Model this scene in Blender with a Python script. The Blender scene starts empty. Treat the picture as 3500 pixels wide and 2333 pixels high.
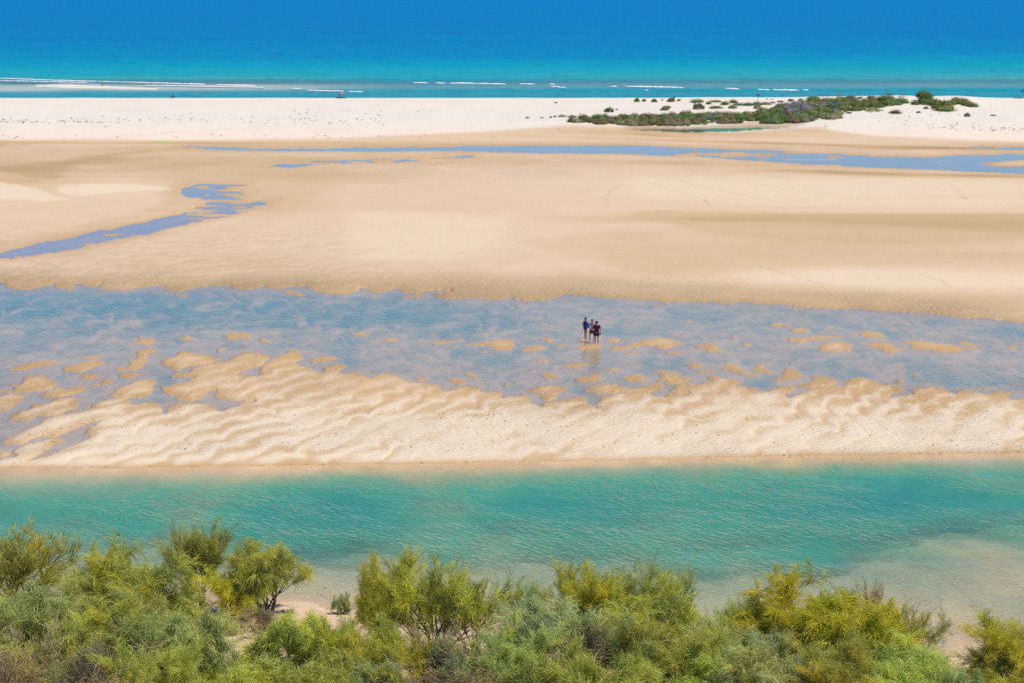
import bpy, math, random
import numpy as np
from mathutils import Vector, Matrix
R = math.radians
rnd = random.Random(11)
C = bpy.context.scene
COL = C.collection

# ---------------------------------------------------------------- camera, light, exposure
CAMZ, PITCH, LENS = 28.0, R(10.57), 70.0
F = 3500 * LENS / 36.0
cd = bpy.data.cameras.new('camera'); cd.lens = LENS; cd.sensor_width = 36; cd.clip_start = 1; cd.clip_end = 60000
cam = bpy.data.objects.new('camera', cd); COL.objects.link(cam)
cam.location = (0, 0, CAMZ); cam.rotation_euler = (R(90) - PITCH, 0, 0)
C.camera = cam

SUN_EL, SUN_AZ = R(64), R(100)          # azimuth clockwise from +Y (away from the camera): sun to the right
w = bpy.data.worlds.new('World'); C.world = w; w.use_nodes = True
nt = w.node_tree; nt.nodes.clear()
sky = nt.nodes.new('ShaderNodeTexSky'); sky.sky_type = 'NISHITA'; sky.sun_disc = False
sky.sun_elevation = SUN_EL; sky.sun_rotation = SUN_AZ
sky.air_density = 1.0; sky.dust_density = 0.0; sky.ozone_density = 6.0; sky.altitude = 100
bg = nt.nodes.new('ShaderNodeBackground'); bg.inputs['Strength'].default_value = 0.12
wo = nt.nodes.new('ShaderNodeOutputWorld')
hs = nt.nodes.new('ShaderNodeHueSaturation'); hs.inputs['Saturation'].default_value = 1.4; hs.inputs['Hue'].default_value = .513
nt.links.new(sky.outputs[0], hs.inputs['Color']); nt.links.new(hs.outputs[0], bg.inputs[0]); nt.links.new(bg.outputs[0], wo.inputs[0])

sl = bpy.data.lights.new('sun', 'SUN'); sl.energy = 4.25; sl.angle = R(0.53); sl.color = (1.0, 0.922, 0.715)
so = bpy.data.objects.new('sun', sl); COL.objects.link(so)
sd = Vector((math.sin(SUN_AZ) * math.cos(SUN_EL), math.cos(SUN_AZ) * math.cos(SUN_EL), math.sin(SUN_EL)))
so.rotation_euler = sd.to_track_quat('Z', 'Y').to_euler()
so.location = (60, 80, 90)

C.view_settings.view_transform = 'Standard'
try: C.view_settings.look = 'None'
except Exception: pass
C.view_settings.exposure = 0.0; C.view_settings.gamma = 1.0
C.cycles.use_denoising = False; C.cycles.sample_clamp_direct = 3.0; C.cycles.sample_clamp_indirect = 3.0; C.cycles.max_bounces = 6; C.cycles.transparent_max_bounces = 12
C.cycles.diffuse_bounces = 3; C.cycles.glossy_bounces = 3

# ---------------------------------------------------------------- camera geometry (places in the photo -> points on the ground)
cp, sp_ = math.cos(PITCH), math.sin(PITCH)
def proj(x, y, z):
    dz = z - CAMZ
    cz = y * cp - dz * sp_
    up = y * sp_ + dz * cp
    return 1750 + F * x / cz, 1166.5 - F * up / cz
def unproj(U, V, z=0.0):
    a = (U - 1750) / F; b = -(V - 1166.5) / F
    rz = -sp_ + b * cp; ry = cp + b * sp_
    t = (z - CAMZ) / rz
    return t * a, t * ry

# ---------------------------------------------------------------- noise
_r = np.random.RandomState(5)
_tab = _r.rand(256, 256)
def vnoise(x, y, seed=0):
    x = x + seed * 37.17; y = y + seed * 91.73
    xi = np.floor(x).astype(np.int64); yi = np.floor(y).astype(np.int64)
    fx = x - xi; fy = y - yi
    fx = fx * fx * fx * (fx * (fx * 6 - 15) + 10); fy = fy * fy * fy * (fy * (fy * 6 - 15) + 10)
    a = _tab[xi & 255, yi & 255]; b = _tab[(xi + 1) & 255, yi & 255]
    c = _tab[xi & 255, (yi + 1) & 255]; d = _tab[(xi + 1) & 255, (yi + 1) & 255]
    return (a + (b - a) * fx) * (1 - fy) + (c + (d - c) * fx) * fy
def fbm(x, y, octv=4, seed=0):
    s = 0; amp = 0.5; tot = 0
    for i in range(octv):
        s = s + amp * vnoise(x * 2 ** i, y * 2 ** i, seed + i * 3); tot += amp; amp *= 0.5
    return s / tot * 2 - 1          # -1..1
def sstep(a, b, x):
    t = np.clip((x - a) / (b - a), 0, 1); return t * t * (3 - 2 * t)

# ---------------------------------------------------------------- shore map, traced as outlines on the ground
def crop(x0, y0, s, pts): return [(x0 + p[0] / s, y0 + p[1] / s) for p in pts]
cA = lambda *p: crop(0, 1100, 3.015, p)
cB = lambda *p: crop(500, 1100, 3.922, p)
cC = lambda *p: crop(1000, 1100, 2.353, p)
cD = lambda *p: crop(1900, 1100, 2.941, p)
cE = lambda *p: crop(2600, 1050, 2.614, p)
cF = lambda *p: crop(0, 940, 1.3446, p)
cG = lambda *p: crop(1750, 960, 1.3446, p)
cH = lambda *p: crop(0, 560, 2.139, p)
cI = lambda *p: crop(400, 460, 1.5687, p)
cJ = lambda *p: crop(1800, 460, 1.384, p)
cK = lambda *p: crop(2200, 310, 4.202, p)
cL = lambda *p: crop(2600, 280, 2.614, p)
cM = lambda *p: crop(1800, 280, 2.614, p)

near_bar = (cA((-900,1440),(0,1430),(130,1460),(250,1450),(330,1425),(430,1400),(500,1380),(620,1310),(740,1280),(800,1240),(870,1200),(1000,1175),(870,1165),(860,1150),(900,1105),(980,1060),(990,1030),(885,1022),(860,1060),(760,1105),(640,1140),(560,1180),(470,1165),(360,1180),(200,1250),(100,1262),(0,1262),(0,1235),(60,1195),(150,1165),(260,1110),(340,1070),(400,1050),(420,1020),(560,975),(660,960),(760,930),(860,920),(930,900),(960,870),(940,850),(1000,825),(1100,800),(1180,785),(1300,790),(1350,810),(1330,840),(1230,890),(1260,882),(1350,858),(1460,850),(1470,835),(1540,822),(1620,825),(1640,870),(1650,910),(1630,950),(1700,955),(1720,900),(1740,875))
 + cB((250,1230),(280,1150),(400,1095),(560,1085),(800,1090),(900,1120),(940,1140),(910,1190),(1050,1210),(1080,1145),(1250,1130),(1290,1085),(1480,1075),(1460,1045),(1300,1055),(1150,1055),(1000,1030),(940,1000),(935,960),(960,930),(965,900),(830,905),(800,920),(800,950),(750,1000),(740,1020),(620,1045),(500,1040),(370,1045),(400,1015),(480,995),(430,975),(330,975),(220,955),(210,935),(240,900),(210,880),(220,860),(380,830),(520,810),(660,755),(650,720),(550,720),(400,740),(310,735),(290,715),(380,680),(500,675),(600,670),(620,625),(740,600),(900,570),(920,545),(1060,525),(1150,520),(1115,490),(1170,465),(1310,415),(1380,392),(1500,405),(1660,470),(1560,520),(1560,560),(1380,610),(1300,650),(1170,685),(1200,715),(1450,705),(1440,735),(1250,760),(1100,800),(1200,800),(1350,750),(1580,710),(1520,670),(1520,620),(1560,580),(1650,530),(1700,490),(1760,460),(1870,425),(1880,385),(1990,375),(2060,380),(2040,410),(2110,470),(2080,505),(1990,525),(2010,570),(2100,590),(2200,610),(2250,660),(2330,670))
 + cC((235,410),(270,400),(240,360),(290,355),(340,335),(440,345),(435,370),(380,375),(350,415),(420,420),(490,400),(570,410),(590,450),(650,450),(660,425),(710,405),(780,410),(870,440),(910,460),(930,480),(1000,490),(1150,495),(1180,520),(1210,555),(1280,555),(1240,540),(1330,525),(1500,520),(1510,540),(1490,565),(1540,570),(1600,555),(1680,560),(1680,585),(1640,610),(1700,615),(1720,595),(1830,590),(1840,570),(1865,575),(1865,610),(1900,640),(1950,660),(2000,685),(2040,690),(2010,660),(2080,640),(2200,625),(2240,605),(2350,596))
 + cD((100,775),(180,745),(280,745),(325,780),(320,825),(200,835),(120,845),(140,865),(200,865),(220,840),(330,835),(370,860),(375,885),(420,885),(435,875),(385,845),(380,825),(440,800),(450,765),(500,740),(600,730),(740,715),(680,700),(600,700),(500,710),(400,710),(300,690),(290,665),(380,635),(480,615),(600,620),(650,645),(740,670),(880,680),(830,660),(920,630),(1080,615),(1060,690),(930,700),(950,750),(1100,750),(1130,715),(1250,710),(1290,745),(1340,740),(1345,720),(1270,715),(1160,680),(1210,665),(1200,640),(1290,625),(1460,615),(1470,595),(1590,590),(1550,565),(1540,535),(1620,540),(1700,570),(1800,580),(1890,600),(1830,620),(1730,645),(1800,650),(1950,655),(2035,660),(1990,700),(2100,695),(2150,675),(2220,670),(2240,650),(2200,635),(2345,640))
 + cE((300,695),(330,705),(290,740),(200,780),(200,805),(260,800),(330,775),(440,735),(560,715),(720,700),(760,690),(750,660),(800,640),(830,620),(900,615),(950,640),(1030,655),(1070,690),(1180,690),(1280,700),(1270,740),(1230,755),(1120,790),(1160,815),(1200,800),(1260,785),(1390,775),(1330,745),(1400,725),(1540,700),(1600,715),(1690,745),(1680,770),(1750,775),(1760,745),(1820,730),(1980,775),(2060,775),(2080,745),(2140,740),(2270,765),(2200,790),(2200,810),(2300,820),(2353,815),(3200,860),(4900,870)))
LAG_FAR = ([-900, 0, 450, 900, 1490, 2080, 2680, 3500, 4500], [1612, 1601, 1600, 1593, 1585, 1574, 1560, 1548, 1530])
near_bar += [(4500, 1530), (3500, 1548), (2680, 1560), (2080, 1574), (1490, 1585), (900, 1593), (450, 1600), (0, 1601), (-900, 1612)]

islands = [
 cA((75,500),(130,470),(240,420),(420,395),(590,405),(580,430),(400,465),(200,505)),
 cA((620,465),(800,430),(900,400),(1080,400),(1050,440),(950,480),(830,515),(660,515)),
 cA((790,350),(1080,350),(1000,380),(900,382)),
 cA((1145,490),(1200,460),(1330,450),(1350,430),(1280,390),(1400,375),(1410,320),(1390,300),(1480,290),(1500,275),(1610,275),(1610,305),(1500,330),(1525,380),(1480,420),(1490,465),(1400,490),(1200,505)),
 cA((1240,530),(1330,520),(1560,526),(1420,552),(1320,578),(1245,570)),
 cA((1325,230),(1420,200),(1430,170),(1560,170),(1640,210),(1500,235)),
 cA((1110,210),(1290,178),(1250,202),(1140,217)),
 cA((1390,136),(1490,134),(1450,154)),
 cA((805,570),(870,540),(960,532),(1030,570),(950,590),(850,595)),
 cA((890,655),(1050,630),(1030,600),(1070,582),(1180,598),(1190,625),(1100,648),(930,662)),
 cA((235,605),(250,565),(300,545),(420,542),(500,580),(595,615),(580,645),(480,690),(300,720),(120,725),(-30,718),(-30,700),(150,700),(160,670),(110,645),(240,635)),
 cA((385,755),(500,700),(700,680),(780,655),(860,660),(890,690),(800,735),(600,765),(450,768)),
 cA((1090,755),(1170,720),(1190,680),(1340,645),(1370,615),(1500,592),(1640,605),(1570,650),(1580,700),(1530,755),(1430,778),(1200,770)),
 cA((-160,790),(60,755),(140,738),(230,755),(255,790),(160,850),(90,895),(0,920),(-160,930)),
 cA((80,1020),(140,960),(200,905),(320,890),(300,850),(400,850),(500,840),(510,805),(640,778),(810,785),(795,840),(800,885),(700,905),(650,940),(480,965),(380,970),(300,1010),(140,1025)),
 cA((120,1350),(150,1310),(300,1260),(500,1210),(640,1195),(690,1210),(620,1250),(540,1265),(530,1300),(420,1350),(330,1390),(260,1440),(100,1470),(0,1440),(0,1415),(180,1398)),
 cA((-160,1330),(60,1320),(110,1340),(60,1370),(0,1390),(-160,1390)),
 cA((30,410),(90,396),(150,408),(90,428)), cA((615,285),(680,278),(650,294)), cA((790,203),(850,205),(810,217)),
 cB((425,235),(470,200),(560,180),(670,215),(620,238)),
 cB((1020,180),(1110,165),(1180,138),(1420,155),(1435,215),(1280,220),(1080,222)),
 cB((1520,213),(1570,213),(1690,250),(1620,262),(1525,257)),
 cB((910,380),(960,342),(1110,335),(1060,362),(940,390)),
 cB((195,490),(380,470),(440,460),(400,430),(500,385),(640,400),(740,435),(880,460),(1010,480),(880,530),(740,575),(640,575),(470,600),(460,640),(370,650),(290,600),(200,550)),
 cC((135,325),(180,290),(280,268),(360,280),(340,302),(200,332)),
 cC((460,100),(540,83),(640,98),(560,109)), cC((690,155),(750,135),(830,140),(830,160),(770,168)),
 cC((1060,93),(1170,101),(1150,117)), cC((1070,172),(1200,150),(1390,138),(1380,155),(1250,163),(1150,180)),
 cC((1360,190),(1450,170),(1570,160),(1600,140),(1700,135),(1780,165),(1780,200),(1740,225),(1640,228),(1590,210),(1670,195),(1560,188),(1400,197)),
 cC((1810,235),(1870,205),(1970,182),(2060,190),(2000,220),(1900,238)), cC((1510,235),(1570,223),(1560,249)),
 cC((1990,132),(2060,128),(2125,150),(2050,157)), cC((2100,190),(2180,171),(2240,182),(2150,199)),
 cC((1900,327),(1980,300),(2110,303),(2040,324)), cC((990,440),(1080,440),(1100,465),(1020,480)),
 cC((1215,455),(1290,445),(1395,470),(1380,500),(1320,498)), cC((1370,403),(1440,403),(1480,435),(1525,458),(1440,447),(1380,430)),
 cC((1980,420),(2080,408),(2140,440),(2165,458),(2040,458)),
 cC((1870,560),(1920,530),(2050,505),(2195,515),(2190,555),(2120,570),(2090,580),(2140,600),(2060,628),(1970,610),(2030,580),(1980,570)),
 cC((1770,458),(1845,473),(1780,488)), cC((1675,522),(1700,488),(1745,500)), cC((1885,380),(1930,372),(1970,380),(1930,386)), cC((1450,55),(1540,56),(1500,64)),
 cD((30,465),(80,430),(180,425),(190,405),(330,408),(335,435),(240,445),(180,465)),
 cD((175,570),(240,550),(330,540),(400,520),(485,545),(420,580),(330,600),(230,605)),
 cD((490,462),(540,460),(640,468),(645,502),(520,498)),
 cD((650,565),(720,545),(780,520),(860,535),(905,575),(860,603),(750,600)),
 cD((540,280),(570,250),(700,240),(760,210),(860,205),(870,180),(960,165),(1040,155),(1120,170),(1180,190),(1300,208),(1200,240),(1080,265),(1000,262),(1010,240),(860,238),(750,265),(620,283)),
 cD((505,185),(590,160),(635,185),(600,210),(530,207)), cD((700,317),(770,288),(860,302),(800,316)),
 cD((1090,320),(1110,285),(1200,288),(1265,318),(1150,322)),
 cD((1400,255),(1470,215),(1560,215),(1630,245),(1600,262),(1680,285),(1660,310),(1520,308),(1500,275)),
 cD((1325,425),(1400,410),(1530,425),(1470,445),(1440,465),(1340,457)), cD((1390,490),(1600,478),(1600,502),(1430,517)),
 cD((1665,465),(1700,425),(1790,425),(1860,465),(1930,500),(2050,520),(1980,535),(1870,525),(1760,490)),
 cD((1970,480),(2000,440),(2050,410),(2200,406),(2100,427),(2060,450),(2100,480),(2200,500),(2130,525),(2050,505)),
 cD((1000,585),(1080,560),(1020,535),(1060,505),(1140,505),(1280,545),(1380,580),(1300,605),(1130,625),(1060,605)),
 cD((940,500),(1000,481),(1120,488),(1000,505)),
 cD((205,176),(280,168),(340,188),(395,203),(300,210),(230,197)),
 cD((160,275),(250,255),(290,230),(390,220),(480,222),(420,255),(380,272),(250,278)),
 cD((1720,148),(1790,138),(1840,155),(1780,162)), cD((1870,232),(1900,203),(2000,220),(1940,242)), cD((1640,62),(1690,62),(1670,75)),
 cD((1330,264),(1370,260),(1350,277)), cD((960,2),(1030,-3),(1060,12)), cD((790,408),(860,400),(840,420)),
 cE((75,150),(130,135),(280,155),(240,172),(110,170)), cE((200,220),(290,210),(290,185),(370,182),(450,215),(350,222)),
 cE((220,290),(250,270),(350,265),(520,243),(600,260),(720,256),(680,277),(480,292),(400,300),(350,318),(260,310)),
 cE((495,380),(540,330),(680,305),(800,310),(815,345),(800,385),(620,388)),
 cE((870,235),(930,215),(1090,230),(1125,270),(930,270)),
 cE((935,325),(1060,310),(1140,320),(1200,350),(1310,366),(1230,395),(1140,405),(1090,390),(1100,370),(950,345)),
 cE((1255,295),(1420,290),(1500,310),(1680,325),(1760,348),(2000,350),(1850,370),(1730,400),(1600,402),(1500,405),(1600,378),(1450,372),(1320,370),(1340,340)),
 cE((1740,325),(1780,298),(1940,332),(1850,337)), cE((2130,360),(2220,343),(2330,353),(2220,372)),
 cE((180,580),(240,530),(330,570),(390,610),(300,650),(160,655),(40,660),(130,635),(210,600)),
 cE((320,700),(360,680),(440,665),(480,650),(440,620),(500,608),(640,635),(720,655),(640,690),(460,712),(340,712)),
 cE((130,700),(210,695),(310,705),(290,740),(200,780),(160,735)),
 cE((1210,650),(1240,628),(1295,650),(1270,674),(1220,670)), cE((1350,612),(1380,588),(1445,596),(1390,620)),
 cE((1930,707),(1980,693),(2030,718),(1990,724)), cE((2250,680),(2290,668),(2315,697)), cE((540,187),(590,176),(630,197)), cE((100,322),(140,314),(160,326)),
 cE((1310,78),(1400,84),(1470,98),(1400,96)), cE((2040,108),(2090,104),(2110,116)),
 cF((800,87),(860,80),(885,87),(820,94)), cF((550,76),(625,69),(570,81)), cF((1070,82),(1120,82),(1090,89)),
 cF((1295,70),(1340,70),(1400,88),(1390,97),(1320,86)), cF((1690,97),(1740,88),(1748,100),(1700,103)),
 cF((1835,97),(1940,87),(1945,102),(1860,106)), cF((1980,85),(2080,79),(2200,85),(2245,100),(2060,112),(2000,100)),
 cG((1285,126),(1360,126),(1300,134)), cG((770,184),(820,181),(860,187),(800,191)), cG((480,130),(520,128),(530,134)), cG((225,90),(255,93),(235,98)),
 cG((1055,175),(1100,172),(1110,179)),
]
north_edge = (cF((-700,30),(0,32),(25,32),(30,60),(100,68),(170,60),(190,50),(225,45),(250,38),(255,62),(345,68),(340,50),(325,32),(370,42),(430,58),(465,32),(455,65),(550,68),(650,55),(710,45),(750,50),(765,70),(830,75),(880,65),(890,55),(980,48),(1060,46),(1080,62),(1150,68),(1220,45),(1240,60),(1290,66),(1320,52),(1410,48),(1430,62),(1480,80),(1560,88),(1640,78),(1650,55),(1690,60),(1700,75),(1770,80),(1800,58),(1840,62),(1850,78),(1920,82),(1980,68),(2060,66),(2100,85),(2200,105),(2300,113),(2353,95))
 + cG((0,85),(60,92),(200,80),(235,58),(290,62),(320,68),(350,65),(390,75),(500,78),(640,86),(700,100),(800,90),(860,98),(910,92),(980,108),(1060,92),(1100,100),(1250,108),(1390,122),(1500,130),(1590,125),(1640,135),(1780,140),(1900,145),(1960,155),(2100,172),(2150,165),(2230,175),(2353,195),(3600,330)))
north_land = north_edge + [(4600, -300), (-900, -300)]
pool = cH((-1600,760),(-900,735),(0,690),(80,700),(120,680),(300,660),(520,630),(640,600),(760,570),(880,545),(980,530),(1120,505),(1150,490),(1280,460),(1420,430),(1560,410),(1700,395),(1560,370),(1800,365),(1700,350),(1880,330),(2000,310),(1900,290),(2060,285),(2080,240),(2000,255),(1850,248),(1700,230),(1900,212),(1760,170),(1840,148),(1560,135),(1430,135),(1420,150),(1330,175),(1310,210),(1360,250),(1440,255),(1500,295),(1440,300),(1400,325),(1400,345),(1330,360),(1220,385),(1100,410),(1060,430),(970,440),(880,460),(800,485),(720,480),(640,508),(560,525),(500,550),(400,565),(340,560),(290,575),(150,612),(60,628),(0,650),(-900,690),(-1600,700))
stream = (cI((330,60),(480,62),(540,64),(650,68),(720,73),(860,72),(960,74),(1100,74),(1230,70),(1500,66),(1750,66),(1850,60),(2190,60))
 + cJ((0,52),(500,50),(800,63),(950,66),(1100,71),(1300,80),(1420,83),(1540,98),(1700,96),(1900,106),(2060,95),(2353,92),(3600,100),(3600,260),(2353,187),(2200,180),(1900,165),(1700,158),(1300,143),(1150,128),(1000,120),(900,110),(750,102),(560,97),(400,90),(200,87),(0,86))
 + cI((2000,92),(1850,87),(1600,89),(1400,91),(1000,90),(800,87),(600,84),(480,79),(340,69)))
stream_arm = cJ((1980,58),(2100,55),(2353,58),(3300,60),(3300,80),(2353,73),(2200,68))
stream_isl = [cJ((2120,135),(2353,118),(3000,120),(3000,150),(2200,150)), cJ((1080,104),(1200,110),(1110,116)), cJ((1400,97),(1540,104),(1440,110)), cJ((1900,128),(1960,125),(1940,134)), cJ((760,72),(830,70),(800,77))]
seep = cI((700,185),(900,150),(1100,138),(1500,130),(1900,108),(1915,125),(1500,150),(1100,160),(850,184))
wick = cJ((-300,-10),(2,-5),(2,-1))
pond = cK((-280,545),(0,548),(260,560),(380,575),(530,580),(800,577),(1100,572),(1500,552),(1800,527),(2100,507),(2190,487),(1700,485),(1300,493),(1100,495),(850,505),(640,510),(400,515),(200,516),(0,522),(-280,530))

# ---------------------------------------------------------------- terrain grid (finer where the photo sees it closer)
V0 = np.concatenate([np.arange(2650, 2050, -10.0), np.arange(2050, 1620, -6.0), np.arange(1620, 940, -3.4), np.arange(940, 790, -4.5), np.arange(790, 480, -2.4), np.arange(480, 228, -2.8)])
U0 = np.concatenate([np.linspace(-900, -30, 40)[:-1], np.arange(-30, 3530, 4.0), np.linspace(3530, 4400, 40)])
_, Yr = unproj(1750.0, V0, 0.0)
czr = Yr * cp + CAMZ * sp_
Yr_all = np.concatenate([[-60, -20, 5, 25, 45, 58], Yr]); 
cz_all = np.concatenate([[czr[0]] * 6, czr])
X = (U0[None, :] - 1750) / F * cz_all[:, None]
Y = np.repeat(Yr_all[:, None], len(U0), 1)
NR, NC = X.shape
NEAR_SHORE = ([-900, 600, 1046, 1122, 1240, 1500, 1700, 2300, 2900, 3245, 3500, 4500], [2110, 2075, 2056, 2085, 2082, 2110, 2130, 2170, 2225, 2243, 2262, 2300])
Ug = np.repeat(U0[None, :], NR, 0)
def curveD(cur):
    v = np.interp(U0, *cur); return unproj(np.full_like(v, 1750.0), v, 0.0)[1]
Dn = curveD(NEAR_SHORE)[None, :]; Df = curveD(LAG_FAR)[None, :]
# large shape
beach_z = np.interp(Y, [0, 300, 325, 336, 347, 375, 400, 410, 416, 445, 452, 478, 500, 560, 640, 900], [0, .02, .05, .22, .5, 1.3, 1.95, 2.0, 1.8, -0.35, -1.1, -.55, -.55, -2.2, -6, -9])
zb = beach_z.copy()
slope_z = np.where(Y < Dn, 0.085 * (Dn - Y) + np.where(Y < 62, (62 - Y) * 0.22, 0), 0).clip(0, 24)
zb = zb + slope_z
# dune hummocks at the right
UA, VA = proj(X, Y, zb)
def hump(u, v, ru, rv, h): return h * np.exp(-((UA - u) / ru) ** 2 - ((VA - v) / rv) ** 2)
dune = hump(3060, 352, 120, 26, .7) + hump(3260, 352, 90, 22, .75) + hump(2850, 352, 160, 22, .5) + hump(2480, 350, 200, 16, .35)
zb = zb + dune
UA, VA = proj(X, Y, zb)
UA = UA.copy(); VA = VA.copy(); VA[:6] = 4000
# ragged edges: look the outlines up through a small wobble
wx = fbm(X * 6, Y * 1.8, 2, 2) * 5 + fbm(X * 2.2, Y * .55, 3, 1) * 7 + fbm(X * 0.6, Y * .2, 2, 8) * 5
wy = fbm(X * 2.2, Y * .55, 3, 4) * 3.2 + fbm(X * 6, Y * 1.8, 2, 6) * 2.4
UW, VW = UA + wx, VA + wy
rowV = VA.mean(1)
def raster(poly, pad=14):
    p = np.array(poly); m = np.zeros((NR, NC), bool)
    r = np.where((rowV > p[:, 1].min() - 40) & (rowV < p[:, 1].max() + 40))[0]
    c = np.where((U0 > p[:, 0].min() - 40) & (U0 < p[:, 0].max() + 40))[0]
    if len(r) == 0 or len(c) == 0: return m
    r0, r1, c0, c1 = r[0], r[-1] + 1, c[0], c[-1] + 1
    x = UW[r0:r1, c0:c1]; y = VW[r0:r1, c0:c1]; ins = np.zeros(x.shape, bool)
    q = np.roll(p, -1, 0)
    for (x1, y1), (x2, y2) in zip(p, q):
        if y1 == y2: continue
        k = ((y1 > y) != (y2 > y)) & (x < (x2 - x1) * (y - y1) / (y2 - y1) + x1)
        ins ^= k
    m[r0:r1, c0:c1] = ins
    return m
def blur(a, rr, rc):
    a = a.astype(np.float64)
    for _ in range(2):
        for ax, r in ((0, rr), (1, rc)):
            if r <= 0: continue
            pad = [(0, 0), (0, 0)]; pad[ax] = (r + 1, r)
            b = np.cumsum(np.pad(a, pad, mode='edge'), axis=ax)
            n = 2 * r + 1
            a = (b[n:, :] - b[:-n, :]) / n if ax == 0 else (b[:, n:] - b[:, :-n]) / n
    return a
land = raster(near_bar)
for i in islands: land |= raster(i)
land |= raster(north_land)
streaks = fbm(X * .35, Y * .9 + X * .18, 3, 22)
streaks = fbm(X * .20 + Y * .05, Y * .75 + X * .14, 3, 22)
pm = raster(pool) & ~(streaks > np.interp(UA, [0, 560, 700, 850, 960], [.62, .42, .10, -.02, -.12]))
stm = raster(stream) | raster(stream_arm)
stk2 = fbm(X * .12, Y * .33, 3, 31)
stm &= ~((stk2 > .30) & (UA > 2300) & (UA < 2700)) & ~((stk2 > .36) & (UA >= 2700))
for i in stream_isl: stm &= ~raster(i)
sm = raster(seep) & (fbm(X * .25, Y * .45, 2, 40) > .02)
left_seep = raster([(-60, 488), (110, 494), (60, 500), (-60, 500)]) & (fbm(X * .25, Y * .45, 2, 40) > .0)
land &= ~(pm | stm | sm | left_seep)
pondm = raster(pond)
lag = (Y > Dn) & (Y < Df)
land &= ~lag
land |= (Y <= Dn)
land &= ~pondm
b1 = blur(land, 1, 1); b2 = blur(land, 5, 6)
chan = raster(north_edge + [(4500, 1531), (3500, 1549), (0, 1602), (-900, 1613)]) | False

# bed forms of the near bar and of the channel floor: slanting lobes with a steep lee side
def scallop(nx, ny, lam, lt, amp, wamp, sd0):
    q0 = (X * nx - Y * ny) / lam + wamp * fbm(X * .16, Y * .10, 3, sd0) + .18 * fbm(X * .9, Y * .5, 3, sd0 + 3)
    tt = (X * ny + Y * nx) / lt + .5 * q0 + .7 * fbm(X * .3, Y * .2, 2, sd0 + 5)
    return q0 + amp * np.abs(np.sin(np.pi * tt))
ph = scallop(.84, .46, 2.0, 3.8, .34, .65, 50)
saw = ph - np.floor(ph)
lobe = np.where(saw < .66, saw / .66, (1 - saw) / .34); lobe = lobe * lobe * (3 - 2 * lobe)
lobe = 1 - (1 - lobe) * (.25 + .75 * sstep(-.5, .4, fbm(X * .22, Y * .12, 3, 57)))
ph2 = (X * .6 - Y * .8) / 2.1 + 1.3 * fbm(X * .3, Y * .2, 2, 60)
s2 = ph2 - np.floor(ph2); lobe2 = np.where(s2 < .7, s2 / .7, (1 - s2) / .3)
rough = fbm(X * 1.6, Y * .9, 3, 70)
big = fbm(X * .035, Y * .05, 3, 75)

barw = sstep(1230, 1330, VA) * (VA < 1700)                   # where the near bar is
flatw = (VA < 1250)
plate = np.clip((b2 - .45) * 2, 0, 1)
h_land = (b1 - .5) * .06 + plate * (.040 + barw * (.05 * sstep(1300, 1560, VA) + .075 * lobe + .02 * lobe2) + (1 - barw) * (.10 + .07 * big)) + .012 * rough * plate
h_land = np.maximum(h_land, .004)
# channel floor
deepband = np.exp(-((VA - (1045 + .02 * UA)) / 55) ** 2) * sstep(2300, 700, UA)
ph3 = scallop(.90, .35, 3.2, 4.5, .6, 1.2, 80)
s3 = ph3 - np.floor(ph3); l3 = np.where(s3 < .85, s3 / .85, (1 - s3) / .15)
patch = fbm(X * .33, Y * .16, 3, 84)
cdepth = .035 + .17 * np.clip(patch + .06, 0, 1) + deepband * (.05 + .24 * (1 - l3) ** 1.5) + .10 * (1 - l3) ** 2 + .03 * fbm(X * 1.3, Y * .6, 2, 88)
cdepth = np.clip(cdepth, .02, 1)
pooldep = .05 + .04 * fbm(X * .3, Y * .3, 2, 90)
wdepth = np.where(VA < 980, pooldep, cdepth) * np.clip((.5 - b1) * 2, 0, 1) ** .6
edge = np.clip((.62 - b2) * 1.9, .12, 1)
wdepth = np.maximum(wdepth * edge, .035 * sstep(.5, .3, b1) + .012)
# lagoon floor
tf = Df - Y
pf = np.interp(tf + 1.0 * fbm(X * .25, Y * .25, 3, 95) * np.clip(tf / 2, 0, 1), [0, 1.2, 2.6, 5.5, 10, 16], [0, .07, .28, .95, 1.3, 1.55])
SHELF = ([-900, 600, 1000, 1700, 2400, 2800, 3100, 3500, 4500], [1960, 1945, 1925, 1945, 1962, 1965, 1950, 1935, 1930])
Vn = np.interp(U0, *NEAR_SHORE)[None, :]; Vs = np.interp(U0, *SHELF)[None, :]
s_ = (Vn - VA) / (Vn - Vs)
over = np.clip(Vs - VA + 60 * fbm(X * .35, Y * .3, 3, 99) + 14 * fbm(X * 1.6, Y * 1.6, 3, 98), 0, None)
ra = sstep(2000, 3300, Ug)
pn = .20 * np.clip(s_, 0, 1) ** .8 + np.interp(over, [0, 60, 130, 260], [0, .35, .8, 1.3]) * (1 - .45 * ra * np.clip(1 - over / 260, 0, 1))
pn = np.maximum(pn, 0)
lagd = np.minimum(pf, pn) * (1 + .65 * fbm(X * .15, Y * .12, 3, 103) + .30 * fbm(X * .42, Y * .30, 3, 107)) * (1 + .35 * (1 - l3) * sstep(1800, 1640, VA))
grooves = np.exp(-((UA - (3215 + 30 * fbm(Y * .5, X * 0, 2, 3) + (VA - 2050) * .1)) / 11) ** 2) * sstep(1960, 2010, VA) + np.exp(-((UA - (3330 + (VA - 2050) * 1.1)) / 14) ** 2) * sstep(1960, 2010, VA) * sstep(2180, 2120, VA)
grooves = np.clip(grooves * (.5 + .9 * fbm(X * .8, Y * .8, 2, 88)), 0, 1); lagd = lagd + .08 * grooves * (lagd > .02)
bw = np.clip((blur(land, 6, 8) - .5) * 2, 0, 1); bw = np.where(Y < Dn, 1, bw)
Z = np.where(land, h_land + zb * bw, -wdepth)
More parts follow.
